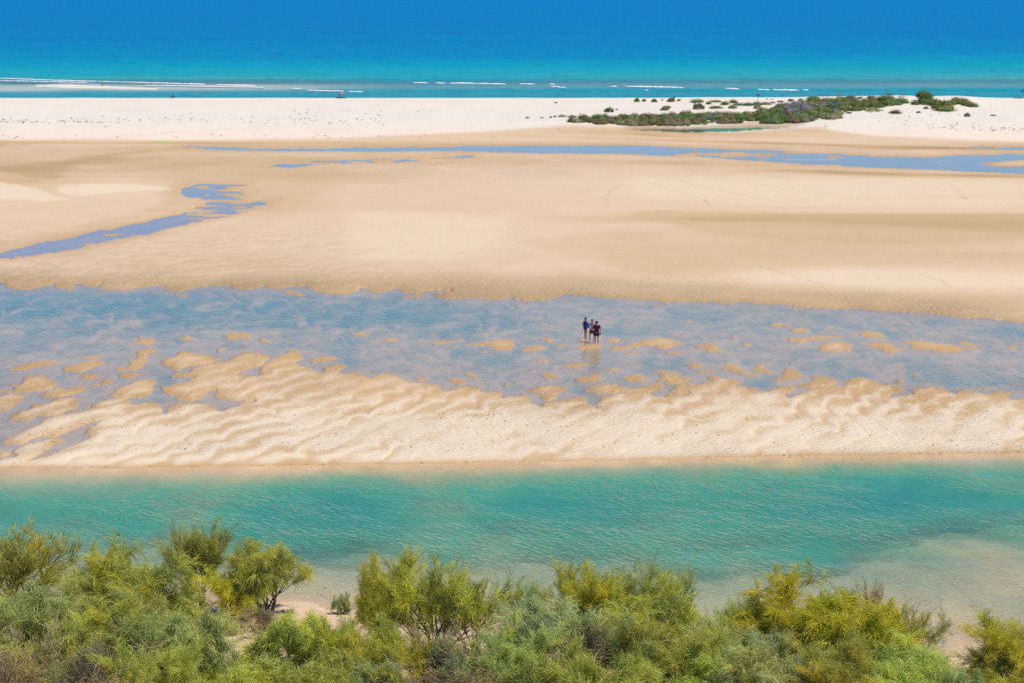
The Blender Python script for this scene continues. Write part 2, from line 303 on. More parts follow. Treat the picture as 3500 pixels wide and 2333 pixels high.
Z = np.where(lag, -np.maximum(lagd, .01), Z)
# keep far beach and sea floor on the base shape
beachw = sstep(318, 336, Y)
Zbeach = zb + .05 * fbm(X * .25, Y * .2, 3, 111) * sstep(330, 360, Y) * (Y < 430) + .02 * rough
beachw = beachw * np.maximum(bw, sstep(335, 345, Y))
Z = np.where((Y > 300) & land, (1 - beachw) * Z + beachw * Zbeach, Z)
Z = np.where(Y > 430, zb, Z)
POND_Z = .25
bank = blur(raster(cK((-400, 450), (300, 470), (900, 450), (1300, 420), (1700, 400), (2200, 410), (2400, 470), (2200, 530), (1100, 600), (500, 610), (-400, 570))), 5, 8)
Z = Z * (1 - bank) + np.minimum(Z, POND_Z + .035) * bank
pb = blur(pondm, 1, 1)
Z = np.where(pb > .02, np.where(pb > .5, POND_Z - .05 - .35 * (pb - .5), np.maximum(POND_Z + .02, Z)), Z)
# damp channel beside the pond and sea-side bar
SEA_Z = -.30
UA2, VA2 = proj(X, Y, np.full_like(X, SEA_Z))
bar_m = np.zeros_like(X)
barp = np.interp(UA2, [130, 200, 300, 420, 530], [0, 1, .95, .6, 0]) 
barc = np.interp(UA2, [150, 330, 520], [293, 298, 304]); barh = np.interp(UA2, [150, 230, 330, 420, 520], [2, 6, 4.5, 2.2, 1.6])
sea_bar = np.clip(1 - np.abs(VA2 - barc) / np.maximum(barh, .1), -3, 1)
Z = np.where((Y > 440) & (UA2 > 120) & (UA2 < 540) & (sea_bar > -2.9), np.maximum(Z, SEA_Z + .10 * sea_bar), Z)
# sand behind the near shore
Z = np.where((Y <= Dn) & (Y > 55), Z + .10 * fbm(X * .5, Y * .5, 3, 120) * sstep(0, 3, Dn - Y) + .05 * fbm(X * 2, Y * 2, 2, 121) * sstep(0, 2, Dn - Y), Z)

# ---------------------------------------------------------------- sand colours (dampness, and the painted shade of footprints)
UA, VA = proj(X, Y, Z)
def lerp(a, b, t): return a + (b - a) * t[..., None]
dry_bar = np.array([.78, .64, .475]); damp = np.array([.60, .405, .215]); wet = np.array([.56, .345, .15])
flat_c = np.array([.69, .51, .345]); beach_c = np.array([.76, .68, .585]); olive = np.array([.37, .27, .14])
hab = Z + .02 * rough
dryness_bar = sstep(.0, 1.0, .30 + .62 * sstep(1270, 1500, VA) - .70 * (1 - lobe) ** .9 + .30 * fbm(X * .40, Y * .22, 4, 130) + .12 * fbm(X * 1.5, Y * .8, 3, 131) + .12 * plate)
col = lerp(np.broadcast_to(damp, X.shape + (3,)), np.broadcast_to(dry_bar, X.shape + (3,)), dryness_bar)
island_t = 1 - sstep(.02, .10, hab)
col = lerp(col, np.broadcast_to(wet, col.shape), island_t * .75)
# flats
wetmap = np.zeros_like(X)
def blob(u, v, ru, rv, a, slope=0.0):
    global wetmap
    du = UA - u; dv = VA - v - slope * du
    wob = 1 + .35 * fbm(X * .06, Y * .12, 3, int(u) % 97)
    wetmap = np.maximum(wetmap, a * np.exp(-((du / ru) ** 2 + (dv / rv) ** 2) * wob))
for b in [(3300, 770, 800, 26, .75, .02), (2500, 750, 500, 16, .55, 0), (2900, 830, 700, 45, .35, .02), (2500, 900, 500, 45, .30, -.06), (2150, 860, 330, 30, .28, -.05),
          (250, 555, 330, 13, .85, -.05), (80, 575, 200, 22, .7, .02), (420, 525, 300, 9, .7, -.12), (60, 620, 250, 28, .55, .0), (700, 560, 500, 26, .42, -.03), (620, 510, 300, 10, .5, .01),
          (1000, 600, 400, 30, .38, 0), (2950, 593, 330, 10, .8, .03), (2400, 560, 500, 10, .5, .03), (3300, 600, 400, 8, .75, .02),
          (2700, 492, 700, 6, .75, .03), (3300, 506, 500, 7, .85, .005), (2250, 464, 260, 6, .55, .06), (1500, 495, 900, 12, .35, 0), (700, 489, 700, 6, .6, 0), (100, 487, 400, 6, .6, 0),
          (2620, 436, 280, 16, .5, 0), (2300, 455, 500, 12, .5, .02), (1700, 1000, 1200, 34, .5, .035), (300, 960, 700, 30, .5, 0), (2900, 1030, 800, 36, .5, .055), (900, 940, 600, 60, .25, .03),
          (1500, 545, 600, 22, .40, 0), (640, 640, 60, 40, .5, -.2), (950, 700, 340, 40, .3, 0), (560, 760, 320, 26, .35, -.35), (180, 830, 220, 16, .35, -.25), (1350, 700, 500, 60, .14, 0)]:
    blob(*b)
ws = fbm(X * .03, Y * .12, 4, 140)
wetness = np.clip(wetmap + .22 * ws * (wetmap + .35) + .10 * fbm(X * .25, Y * .2, 3, 141), 0, 1)
olv = sstep(.35, 1., wetness) * (VA < 900)
fc = lerp(np.broadcast_to(flat_c, col.shape), np.broadcast_to(damp * .98, col.shape), np.clip(wetness * 1.7, 0, 1))
fc = lerp(fc, np.broadcast_to(olive, col.shape), olv * .8)
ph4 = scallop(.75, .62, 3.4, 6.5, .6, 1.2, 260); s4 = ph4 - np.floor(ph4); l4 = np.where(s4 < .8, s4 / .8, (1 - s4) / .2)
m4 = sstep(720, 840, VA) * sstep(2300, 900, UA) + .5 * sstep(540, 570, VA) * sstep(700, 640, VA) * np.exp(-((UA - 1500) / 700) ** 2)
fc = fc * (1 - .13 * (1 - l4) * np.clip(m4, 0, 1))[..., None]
fc = lerp(fc, np.broadcast_to(wet, col.shape), (1 - sstep(.01, .09, hab)) * .6)
# broad curved damp sheets between paler lenses
tH = lambda *p: crop(0, 560, 2.139, p); tR = lambda *p: crop(1600, 560, 1.2384, p)
def sheet(poly, a, c_, br=3, bc=14):
    global fc
    m_ = blur(raster(poly), br, bc) * (1 + .5 * fbm(X * .05, Y * .14, 4, int(a * 999) % 83) + .5 * fbm(X * .035, Y * .7, 3, 77)); m_ = sstep(.18, .95, m_ + .16 * fbm(X * .05, Y * .6, 4, 79)); fc = lerp(fc, np.broadcast_to(np.array(c_), fc.shape), np.clip(m_ * a * .9, 0, 1) * (VA < 1110))
DMP = (.56, .40, .22); DK = (.46, .325, .165); PAL_ = (.77, .62, .45)
sheet(tH((-900,-110),(700,-110),(1500,-90),(2300,-60),(2600,40),(2200,330),(1800,420),(1400,330),(1330,180),(900,120),(400,130),(-900,120)), .55, DMP, 6, 20)
sheet(tH((-900,10),(0,30),(300,20),(520,-30),(900,-60),(900,-40),(600,10),(480,60),(420,130),(250,110),(0,60),(-900,60)), .8, DK, 2, 10)
sheet(tH((300,150),(440,165),(420,230),(560,262),(700,245),(560,290),(380,280),(260,200)), .55, DMP, 2, 8)
sheet(tH((-900,140),(0,135),(150,158),(300,200),(400,250),(560,262),(400,285),(0,270),(-900,270)), .9, PAL_, 1, 6)
sheet(tH((450,160),(700,150),(1000,155),(1200,178),(1310,200),(1100,200),(850,215),(620,245),(470,232),(400,195)), .9, PAL_, 1, 6)
sheet(tH((1100,205),(1310,205),(1380,280),(1350,350),(1000,420),(600,500),(300,560),(-100,640),(-100,600),(500,470),(1000,350),(1200,290)), .6, DMP, 2, 8)
sheet(tR((700,195),(1000,203),(1700,213),(2500,212),(2500,330),(2000,345),(1500,350),(1000,300),(850,262),(700,232)), .75, DMP, 2, 14)
sheet(tR((1100,222),(1700,222),(2500,222),(2500,300),(2000,285),(1500,250),(1000,248),(800,236)), .45, DK, 2, 14)
sheet(tR((540,400),(700,360),(900,335),(1500,352),(2500,372),(2500,450),(1200,430),(800,485),(600,455)), .55, DMP, 3, 14)
sheet(tR((200,330),(450,308),(700,288),(900,298),(600,382),(300,372)), .5, DMP, 2, 12)
sheet(tR((0,470),(400,480),(800,510),(1500,540),(2500,560),(2500,700),(-1300,640),(-1300,480)), .6, DMP, 4, 14)
sheet(tR((700,60),(1500,70),(2300,70),(2500,190),(1200,185),(700,150)), .5, PAL_, 4, 14)
sheet(tR((1200,500),(1000,470),(1600,450),(2500,480),(2500,530),(1600,520)), .6, PAL_, 3, 14)
sheet(tR((-500,200),(200,230),(0,420),(-500,440)), .5, PAL_, 5, 20)
# pale sand lens at the left
pale = np.exp(-((UA - 250) / 330) ** 2 - ((VA - 650) / 26) ** 2) * .5 + np.exp(-((UA - 2600) / 900) ** 2 - ((VA - 640) / 40) ** 2) * .45 + np.exp(-((UA - 1500) / 500) ** 2 - ((VA - 830) / 60) ** 2) * .35 + np.exp(-((UA - 3000) / 700) ** 2 - ((VA - 960) / 36) ** 2) * .35
fc = lerp(fc, np.broadcast_to(np.array([.75, .60, .43]), col.shape), np.clip(pale * (1 + .5 * ws), 0, 1) * (1 - np.clip(wetness, 0, 1)))
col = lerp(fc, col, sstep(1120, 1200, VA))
WH = ([-900, 0, 780, 1160, 1700, 1950, 2200, 2500, 2800, 3000, 3500, 4500], [480, 479, 480, 474, 450, 432, 440, 452, 440, 468, 488, 492])
wt = sstep(5, -9, VA - np.interp(UA, *WH) + 5 * fbm(X * .05, Y * .1, 3, 150)) * (VA < 600)
bc = beach_c[None, None, :] * (1 + .05 * fbm(X * .15, Y * .2, 3, 151)[..., None])
bc = bc + (np.array([.06, .0, -.045]) * sstep(400, 480, VA)[..., None])
col = lerp(col, bc, wt)
mud = raster(cK((-200, 470), (300, 480), (650, 500), (900, 480), (1300, 440), (1700, 400), (2300, 400), (2353, 460), (2190, 486), (1100, 496), (400, 516), (-280, 530)))
col = lerp(col, np.broadcast_to(np.array([.50, .35, .20]), col.shape), blur(mud, 1, 3) * .75)
# bed of the pond: green weed
pnd = blur(pondm, 1, 2)
green = sstep(436, 442, VA) * sstep(2380, 2450, UA) * sstep(2700, 2640, UA)
pcol = lerp(np.broadcast_to(np.array([.12, .085, .045]), col.shape), np.broadcast_to(np.array([.10, .36, .20]), col.shape), green)
col = lerp(col, pcol, pnd)
# beds under water
under = (Z < 0) & (Y < 430) & ~pondm
bedc = np.where((VA > 1900)[..., None], np.array([.55, .40, .26]), np.array([.64, .45, .27])) * (1 + .14 * fbm(X * .8, Y * .5, 3, 160)[..., None])
col = np.where(under[..., None], bedc, col)
nearc = np.array([.68, .50, .34]) * (1 + .10 * fbm(X * 1.2, Y * 1.2, 4, 170)[..., None])
col = lerp(col, nearc, ((Y <= Dn) & land).astype(float))
# weed-dark lines near the shelf edge in the lagoon
dk = np.exp(-((VA - Vs) / 16) ** 2) * (.5 + .5 * fbm(X * .8, Y * .8, 3, 171)) * lag
col = col * (1 - .15 * np.clip(dk, 0, 1)[..., None])
col = col * (1 - .3 * np.clip(grooves, 0, 1)[..., None] * lag[..., None])
marg = blur(~land, 3, 9) * land * (VA > 470) * (Y > Dn)
col = lerp(col, np.broadcast_to(np.array([.50, .33, .165]), col.shape), np.clip(marg * 1.5, 0, .75))
# footprint trails: shade of the small pits painted as darker dots
def trail(pts, n, a=.35):
    global col
    p = np.array(pts, float); t = np.linspace(0, len(p) - 1, n)
    us = np.interp(t, range(len(p)), p[:, 0]); vs = np.interp(t, range(len(p)), p[:, 1])
    for u, v in zip(us, vs):
        u += rnd.uniform(-6, 6); v += rnd.uniform(-1.5, 1.5)
        r = int(np.argmin(np.abs(rowV2 - v))); c = int(np.argmin(np.abs(U0 - u)))
        col[r, c] *= (1 - a); 
rowV2 = VA.mean(1)
tG = lambda *p: crop(1600, 560, 1.2384, p)
for pts, n in [(tG((760, 80), (860, 110), (1000, 150), (1020, 170)), 60), (tG((850, 60), (1000, 100), (1200, 135), (1420, 185)), 90), (tG((1000, 60), (1300, 100), (1600, 140), (1800, 180)), 90),
               (tG((640, 90), (590, 125), (580, 150), (605, 185)), 40), (tG((1980, 60), (2040, 90), (2090, 140), (2110, 150)), 30), (tG((1990, 60), (2070, 100), (2100, 150)), 22),
               (tG((1230, 430), (1380, 475), (1500, 510)), 44), (tG((1920, 465), (2000, 490), (2040, 530)), 30), (tG((330, 150), (500, 165)), 20)]:
    trail(pts, n, .15)
# fine mottling everywhere
col = col * (1 + .035 * fbm(X * 3.1, Y * 1.1, 3, 180)[..., None])
# green algae thread at the stream head and on the right beach
ag = np.exp(-((UA - 555) / 30) ** 2 - ((VA - 486) / 2.5) ** 2) + .6 * np.exp(-((UA - 2822) / 5) ** 2 - ((VA - 432) / 8) ** 2)
col = lerp(col, np.broadcast_to(np.array([.33, .50, .12]), col.shape), np.clip(ag * 1.1, 0, .8))
col = np.clip(col, .01, .9)

# ---------------------------------------------------------------- mesh helpers
def mesh_np(name, co, quads=None, tris=None, smooth=True):
    me = bpy.data.meshes.new(name)
    co = np.asarray(co, np.float32).reshape(-1, 3)
    me.vertices.add(len(co)); me.vertices.foreach_set('co', co.ravel())
    fl = []
    nq = 0 if quads is None else len(quads); ntri = 0 if tris is None else len(tris)
    loops = np.concatenate([a.ravel() for a in ([np.asarray(quads, np.int32)] if nq else []) + ([np.asarray(tris, np.int32)] if ntri else [])])
    starts = np.concatenate([np.arange(nq) * 4, nq * 4 + np.arange(ntri) * 3]).astype(np.int32)
    me.loops.add(len(loops)); me.loops.foreach_set('vertex_index', loops.astype(np.int32))
    me.polygons.add(nq + ntri); me.polygons.foreach_set('loop_start', starts)
    me.polygons.foreach_set('use_smooth', np.full(nq + ntri, smooth))
    me.update(calc_edges=True); me.validate()
    return me
def set_col(me, rgb, name='Col'):
    a = me.color_attributes.new(name, 'FLOAT_COLOR', 'POINT')
    rgba = np.ones((len(me.vertices), 4), np.float32); rgba[:, :3] = np.asarray(rgb).reshape(-1, 3)
    a.data.foreach_set('color', rgba.ravel())
def set_f(me, v, name):
    a = me.attributes.new(name, 'FLOAT', 'POINT'); a.data.foreach_set('value', np.asarray(v, np.float32).ravel())
def obj(name, me, mat=None, parent=None, **props):
    o = bpy.data.objects.new(name, me); COL.objects.link(o)
    if mat is not None and me is not None:
        if len(me.materials) == 0: me.materials.append(mat)
    if parent is not None: o.parent = parent
    for k, v in props.items(): o[k] = v
    return o
def gridq(nr, nc):
    i = np.arange(nr * nc).reshape(nr, nc)
    return np.stack([i[:-1, :-1], i[:-1, 1:], i[1:, 1:], i[1:, :-1]], -1).reshape(-1, 4)

# ---------------------------------------------------------------- materials
def newmat(name):
    m = bpy.data.materials.new(name); m.use_nodes = True; m.node_tree.nodes.clear()
    return m, m.node_tree, (lambda t, **k: _node(m.node_tree, t, **k))
def _node(t, typ, **k):
    n = t.nodes.new(typ)
    for a, v in k.items():
        if hasattr(n, a) and a not in ('inputs',): setattr(n, a, v)
    return n
def L(t, a, b): t.links.new(a, b)
def math_(t, op, a, b=None):
    n = t.nodes.new('ShaderNodeMath'); n.operation = op
    for i, v in enumerate((a, b)):
        if v is None: continue
        if isinstance(v, (int, float)): n.inputs[i].default_value = v
        else: t.links.new(v, n.inputs[i])
    return n.outputs[0]
def noise_(t, vec, scale, detail=3, rough=.55):
    n = t.nodes.new('ShaderNodeTexNoise'); n.inputs['Scale'].default_value = scale
    n.inputs['Detail'].default_value = detail; n.inputs['Roughness'].default_value = rough
    if vec is not None: t.links.new(vec, n.inputs['Vector'])
    return n.outputs['Fac']
def mapped(t, sx, sy, rz=0.0):
    tc = t.nodes.new('ShaderNodeTexCoord'); mp = t.nodes.new('ShaderNodeMapping')
    mp.inputs['Rotation'].default_value = (0, 0, rz); m2 = t.nodes.new('ShaderNodeMapping'); m2.inputs['Scale'].default_value = (sx, sy, 1)
    t.links.new(tc.outputs['Object'], mp.inputs['Vector']); t.links.new(mp.outputs[0], m2.inputs['Vector']); return m2.outputs[0]
def simple(name, rgb, rough=.7, spec=.3, noise=.12, scale=12):
    m, t, N = newmat(name)
    b = N('ShaderNodeBsdfPrincipled'); o = N('ShaderNodeOutputMaterial')
    b.inputs['Roughness'].default_value = rough; b.inputs['Specular IOR Level'].default_value = spec
    tc = N('ShaderNodeTexCoord'); f = noise_(t, tc.outputs['Object'], scale)
    mx = N('ShaderNodeMix', data_type='RGBA')
    mx.inputs[6].default_value = tuple(c * (1 - noise) for c in rgb) + (1,); mx.inputs[7].default_value = tuple(min(1, c * (1 + noise)) for c in rgb) + (1,)
    L(t, f, mx.inputs[0]); L(t, mx.outputs[2], b.inputs['Base Color']); L(t, b.outputs[0], o.inputs[0])
    return m
def sand_mat():
    m, t, N = newmat('sand')
    at = N('ShaderNodeAttribute', attribute_name='Col'); b = N('ShaderNodeBsdfPrincipled'); o = N('ShaderNodeOutputMaterial')
    b.inputs['Roughness'].default_value = .92; b.inputs['Specular IOR Level'].default_value = .12
    n1 = noise_(t, mapped(t, 1, 1), 5.0, 4, .7)
    mul = math_(t, 'ADD', math_(t, 'MULTIPLY', n1, .16), .92)
    vm = N('ShaderNodeVectorMath', operation='SCALE'); L(t, at.outputs['Color'], vm.inputs[0]); L(t, mul, vm.inputs['Scale'])
    L(t, vm.outputs[0], b.inputs['Base Color'])
    w1 = N('ShaderNodeTexWave', wave_type='BANDS'); w1.inputs['Scale'].default_value = .55; w1.inputs['Distortion'].default_value = 9
    w1.inputs['Detail'].default_value = 3; w1.inputs['Detail Scale'].default_value = 1.4
    L(t, mapped(t, 1.0, 1.0, R(62)), w1.inputs['Vector'])
    h = math_(t, 'ADD', math_(t, 'MULTIPLY', noise_(t, mapped(t, 1, .8), 2.6, 6, .72), 1.25), math_(t, 'MULTIPLY', w1.outputs['Fac'], .35))
    bp = N('ShaderNodeBump'); bp.inputs['Strength'].default_value = .8; bp.inputs['Distance'].default_value = .16
    ra_ = N('ShaderNodeAttribute', attribute_name='ripple'); h = math_(t, 'MULTIPLY', h, ra_.outputs['Fac'])
    L(t, h, bp.inputs['Height']); L(t, bp.outputs[0], b.inputs['Normal']); L(t, b.outputs[0], o.inputs[0])
    return m
def water_mat(name, k, scat_lo, scat_hi, ramp, scat_k, refl, rough, bumps, bump_d, bump_s=1.0, calm=0.0):
    m, t, N = newmat(name)
    at = N('ShaderNodeAttribute', attribute_name='depth'); d = at.outputs['Fac']
    cmb = N('ShaderNodeCombineColor')
    for i in range(3): L(t, math_(t, 'POWER', math.exp(-k[i]), d), cmb.inputs[i])
    tr = N('ShaderNodeBsdfTransparent'); L(t, cmb.outputs[0], tr.inputs[0])
    rp = N('ShaderNodeValToRGB'); e = rp.color_ramp.elements
    e[0].position = ramp[0][0]; e[0].color = ramp[0][1] + (1,); e[1].position = ramp[1][0]; e[1].color = ramp[1][1] + (1,)
    for p, c in ramp[2:]:
        q = e.new(p); q.color = c + (1,)
    mr = N('ShaderNodeMapRange'); mr.inputs['From Min'].default_value = scat_lo; mr.inputs['From Max'].default_value = scat_hi
    L(t, d, mr.inputs['Value']); L(t, mr.outputs[0], rp.inputs[0])
    df = N('ShaderNodeBsdfDiffuse'); L(t, rp.outputs[0], df.inputs[0])
    fac = math_(t, 'SUBTRACT', 1.0, math_(t, 'POWER', math.exp(-scat_k), d))
    m1 = N('ShaderNodeMixShader'); L(t, fac, m1.inputs[0]); L(t, tr.outputs[0], m1.inputs[1]); L(t, df.outputs[0], m1.inputs[2])
    h = None
    for sx, sy, rz, sc, amt in bumps:
        f = math_(t, 'MULTIPLY', noise_(t, mapped(t, sx, sy, rz), sc, 2, .5), amt)
        h = f if h is None else math_(t, 'ADD', h, f)
    if calm > 0:
        g = N('ShaderNodeMapRange'); g.inputs['From Min'].default_value = .38; g.inputs['From Max'].default_value = .62; g.inputs['To Min'].default_value = 1 - calm
        L(t, noise_(t, mapped(t, .5, 1, R(20)), .11, 3, .6), g.inputs['Value']); h = math_(t, 'MULTIPLY', h, g.outputs[0])
    bp = N('ShaderNodeBump'); bp.inputs['Strength'].default_value = bump_s; bp.inputs['Distance'].default_value = bump_d; L(t, h, bp.inputs['Height'])
    L(t, bp.outputs[0], df.inputs['Normal'])
    gl = N('ShaderNodeBsdfGlossy'); gl.inputs['Roughness'].default_value = rough; L(t, bp.outputs[0], gl.inputs['Normal'])
    fr = N('ShaderNodeFresnel'); fr.inputs['IOR'].default_value = 1.33; L(t, bp.outputs[0], fr.inputs['Normal'])
    rf = math_(t, 'MINIMUM', math_(t, 'MULTIPLY', fr.outputs[0], refl), .85)
    m2 = N('ShaderNodeMixShader'); L(t, rf, m2.inputs[0]); L(t, m1.outputs[0], m2.inputs[1]); L(t, gl.outputs[0], m2.inputs[2])
    o = N('ShaderNodeOutputMaterial'); L(t, m2.outputs[0], o.inputs[0])
    return m

# ---------------------------------------------------------------- ground and water
edge_n = np.interp(UA, [0, 900, 1750, 2300, 2800, 3200, 3500], [985, 995, 1015, 1028, 1050, 1075, 1100])
rip = .35 + 1.6 * np.exp(-((VA - edge_n + 25) / 45) ** 2) * (VA < edge_n + 30) + .8 * sstep(480, 500, VA) * sstep(640, 560, VA) + .75 * sstep(1150, 1300, VA) * sstep(1575, 1530, VA) + .5 * sstep(0, 1, b1) * (1 - plate) * (VA > 1000) * (VA < 1560)
rip = rip * (.8 + .6 * fbm(X * .2, Y * .15, 3, 210)) * (VA < 1700) + .5 * (VA >= 1700)
rip = rip * sstep(470, 500, VA) + .35 * (1 - sstep(470, 500, VA))
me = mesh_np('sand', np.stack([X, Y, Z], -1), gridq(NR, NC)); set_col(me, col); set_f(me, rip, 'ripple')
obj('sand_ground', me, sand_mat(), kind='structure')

def Hgt(x, y):
    cz = y * cp + CAMZ * sp_; u = 1750 + F * x / cz
    fr_ = np.interp(y, Yr_all, np.arange(NR)); fc_ = np.interp(u, U0, np.arange(NC))
    r = int(min(NR - 2, fr_)); c = int(min(NC - 2, fc_)); a = fr_ - r; b = fc_ - c
    return float((Z[r, c] * (1 - b) + Z[r, c + 1] * b) * (1 - a) + (Z[r + 1, c] * (1 - b) + Z[r + 1, c + 1] * b) * a)
def on_ground(U, V, z0=0.3):
    z = z0
    for _ in range(14):
        x, y = unproj(U, V, z); z = .5 * z + .5 * Hgt(x, y)
    return float(x), float(y), Hgt(float(x), float(y))

def water_sheet(name, mask, level, mat, zz=Z, cs=2):
    m = blur(mask, 2, 3) > .001
    rows = np.where(m.any(1))[0]; cols = np.where(m.any(0))[0]
    rr = np.arange(max(rows[0] - 1, 0), min(rows[-1] + 2, NR)); cc = np.arange(max(cols[0] - 2, 0), min(cols[-1] + 3, NC), cs)
    sub = np.ix_(rr, cc)
    d = np.maximum(level - zz[sub], 0)
    q = gridq(len(rr), len(cc)); mk = m[sub].ravel()
    keep = mk[q].any(1); q = q[keep]
    used = np.unique(q); remap = np.full(len(rr) * len(cc), -1); remap[used] = np.arange(len(used))
    co = np.stack([X[sub], Y[sub], np.full(d.shape, level)], -1).reshape(-1, 3)[used]
    me = mesh_np(name, co, remap[q]); set_f(me, d.ravel()[used], 'depth')
    return obj(name, me, mat, kind='structure')
W = lambda *a: a
lag_bumps = [(.75, 1.5, R(48), 2.4, .8), (.6, 1.2, R(62), 1.2, .7), (.8, 1.1, R(20), 3.6, .4)]
teal = [(0.0, (.38, .38, .34)), (.25, (.18, .38, .29)), (.5, (.095, .40, .28)), (.75, (.07, .34, .25)), (1.0, (.05, .28, .22))]
M_lag = water_mat('lagoon_water', (1.15, .20, .36), 0, 2.0, teal, .7, .85, .08, lag_bumps, .17, 1.0, .75)
M_chan = water_mat('channel_water', (1.6, .38, .33), 0, 1.2, [(0.0, (.42, .385, .55)), (.25, (.17, .33, .38)), (1.0, (.06, .30, .35))], 1.1, 1.4, .05, [(.5, 1.3, R(42), 1.9, .8), (.7, 1.3, R(50), 4, .3)], .06, 1.0)
M_pool = water_mat('pool_water', (1.2, .8, .2), 0, 1.0, [(0.0, (.42, .50, .66)), (1.0, (.1, .2, .5))], 5.0, 1.4, .05, [(1, .5, 0, 1.5, .6)], .012, .6)
M_pond = water_mat('pond_water', (1.2, .3, .4), 0, 1.0, [(0.0, (.08, .26, .18)), (1.0, (.05, .25, .2))], 2.0, .45, .05, [(1, .5, 0, 1.5, .6)], .01, .5)
wet_all = Z < 0.03
water_sheet('lagoon_water', (Y > Dn - 1.2) & (Y < Df + .8) & (VA > 1500), 0.0, M_lag)
water_sheet('channel_water', wet_all & (VA > 940) & (Y > Df + .8), 0.0, M_chan)
water_sheet('tide_pool_water', pm | (raster(pool) & (Z < .03)), 0.0, M_pool)
water_sheet('stream_water', (stm | sm | left_seep), 0.0, M_pool)
water_sheet('pond_water', pondm, POND_Z, M_pond, cs=1)

# the sea, out to the horizon
sv = np.concatenate([np.arange(345, 232, -2.0), np.arange(232, 40, -3.0), np.arange(40, -94, -3.0), [-95, -97, -98.5, -99.5]])
_, sy_ = unproj(1750.0, sv, SEA_Z); sy_ = np.sort(sy_[(sy_ > 420)])
su = np.linspace(-1200, 4700, 420)
sX = (su[None, :] - 1750) / F * (sy_[:, None] * cp + CAMZ * sp_); sY = np.repeat(sy_[:, None], len(su), 1)
sX[:, 0] *= 3; sX[:, -1] *= 3
sU, sV = proj(sX, sY, SEA_Z)
sd_ = np.interp(sV + 5 * fbm(sX * .01, sY * .02, 3, 200) + .004 * (sU - 1700), [-100, 0, 60, 120, 170, 215, 245, 268, 279, 286, 299, 304, 312, 330], [10, 9.2, 8.2, 6.8, 4.6, 2.5, 1.6, .8, .34, .16, .13, .26, .8, .9])
rt = sstep(800, 1500, sU)
sd_ = sd_ + rt * .38 * (sV < 312) * (sV > 262) + .06 * fbm(sX * .08, sY * .2, 3, 201) * (sd_ < 1) * (sd_ > .1)
terr_bar = np.where((sU > 120) & (sU < 540), np.clip(1 - np.abs(sV - np.interp(sU, [150, 330, 520], [293, 298, 304])) / 6.0, 0, 1), 0)
sd_ = np.maximum(sd_ * (1 - .9 * terr_bar), .03)
sd_ = sd_ * (1 + .34 * fbm(sX * .004, sY * .022, 4, 205) * sstep(.8, 3, sd_))
me = mesh_np('sea_water', np.stack([sX, sY, np.full_like(sX, SEA_Z)], -1), gridq(*sX.shape)); set_f(me, sd_, 'depth')
sea_ramp = [(0.0, (.32, .37, .50)), (.04, (.13, .33, .44)), (.10, (.01, .33, .43)), (.2, (.001, .31, .43)), (.42, (.0, .215, .43)), (.7, (.0, .18, .43)), (1.0, (.0, .18, .46))]
M_sea = water_mat('sea_water', (1.2, .35, .28), 0, 10, sea_ramp, 1.6, .13, .25,
                  [(1, 1, 0, .8, .5), (1, .6, R(4), .30, 1.2), (1, .5, R(-3), .08, 3.0)], .8, 1.0, .5)
obj('sea_water', me, M_sea, kind='structure')
# ---------------------------------------------------------------- plants
def frame_of(d):
    d = d.normalized(); a = Vector((0, 0, 1)) if abs(d.z) < .9 else Vector((1, 0, 0))
    u = d.cross(a).normalized(); return u, d.cross(u).normalized()
class Tubes:
    def __init__(s): s.v = []; s.f = []
    def add(s, pts, rad, sides=4):
        base = len(s.v)
        for i, p in enumerate(pts):
            d = (pts[min(i + 1, len(pts) - 1)] - pts[max(i - 1, 0)])
            if d.length < 1e-6: d = Vector((0, 0, 1))
            u, w_ = frame_of(d); r = rad[i]
            for k in range(sides):
                a = 2 * math.pi * k / sides
                s.v.append(p + u * (math.cos(a) * r) + w_ * (math.sin(a) * r))
        for i in range(len(pts) - 1):
            for k in range(sides):
                k2 = (k + 1) % sides
                s.f.append((base + i * sides + k, base + i * sides + k2, base + (i + 1) * sides + k2, base + (i + 1) * sides + k))
    def mesh(s, name): return mesh_np(name, [tuple(p) for p in s.v], np.array(s.f))
def grow(r, H, stems, spreadang, levels=3, lean=(0, 0), kids=(3, 3, 2)):
    T = Tubes(); tips = []
    def branch(p, d, length, rad, lev):
        n = 4; pts = [p.copy()]; rads = [rad]; q = p.copy(); dd = d.copy()
        for i in range(n):
            dd = (dd + Vector((r.gauss(0, .22), r.gauss(0, .22), r.gauss(0.05, .14)))).normalized()
            q = q + dd * (length / n); pts.append(q.copy()); rads.append(rad * (1 - .55 * (i + 1) / n))
            if lev >= levels - 1 or (lev == levels - 2 and i >= 2): tips.append((q.copy(), dd.copy()))
        T.add(pts, rads, 5 if lev == 0 else 3)
        if lev < levels:
            for k in range(kids[min(lev, len(kids) - 1)]):
                j = r.randint(2, n); base = pts[j]
                u, w_ = frame_of(dd); a = r.uniform(0, 2 * math.pi); sp = r.uniform(.35, .95)
                nd = (dd + (u * math.cos(a) + w_ * math.sin(a)) * sp + Vector((0, 0, .18))).normalized()
                branch(base, nd, length * r.uniform(.55, .8), rads[j] * .75, lev + 1)
    for k in range(stems):
        a = 2 * math.pi * (k + r.uniform(-.3, .3)) / stems; sp = spreadang * r.uniform(.35, 1.1)
        d = Vector((math.cos(a) * sp + lean[0], math.sin(a) * sp + lean[1], 1)).normalized()
        branch(Vector((math.cos(a) * .08, math.sin(a) * .08, -.15)), d, H * r.uniform(.36, .50), H * r.uniform(.012, .020), 0)
    return T, tips
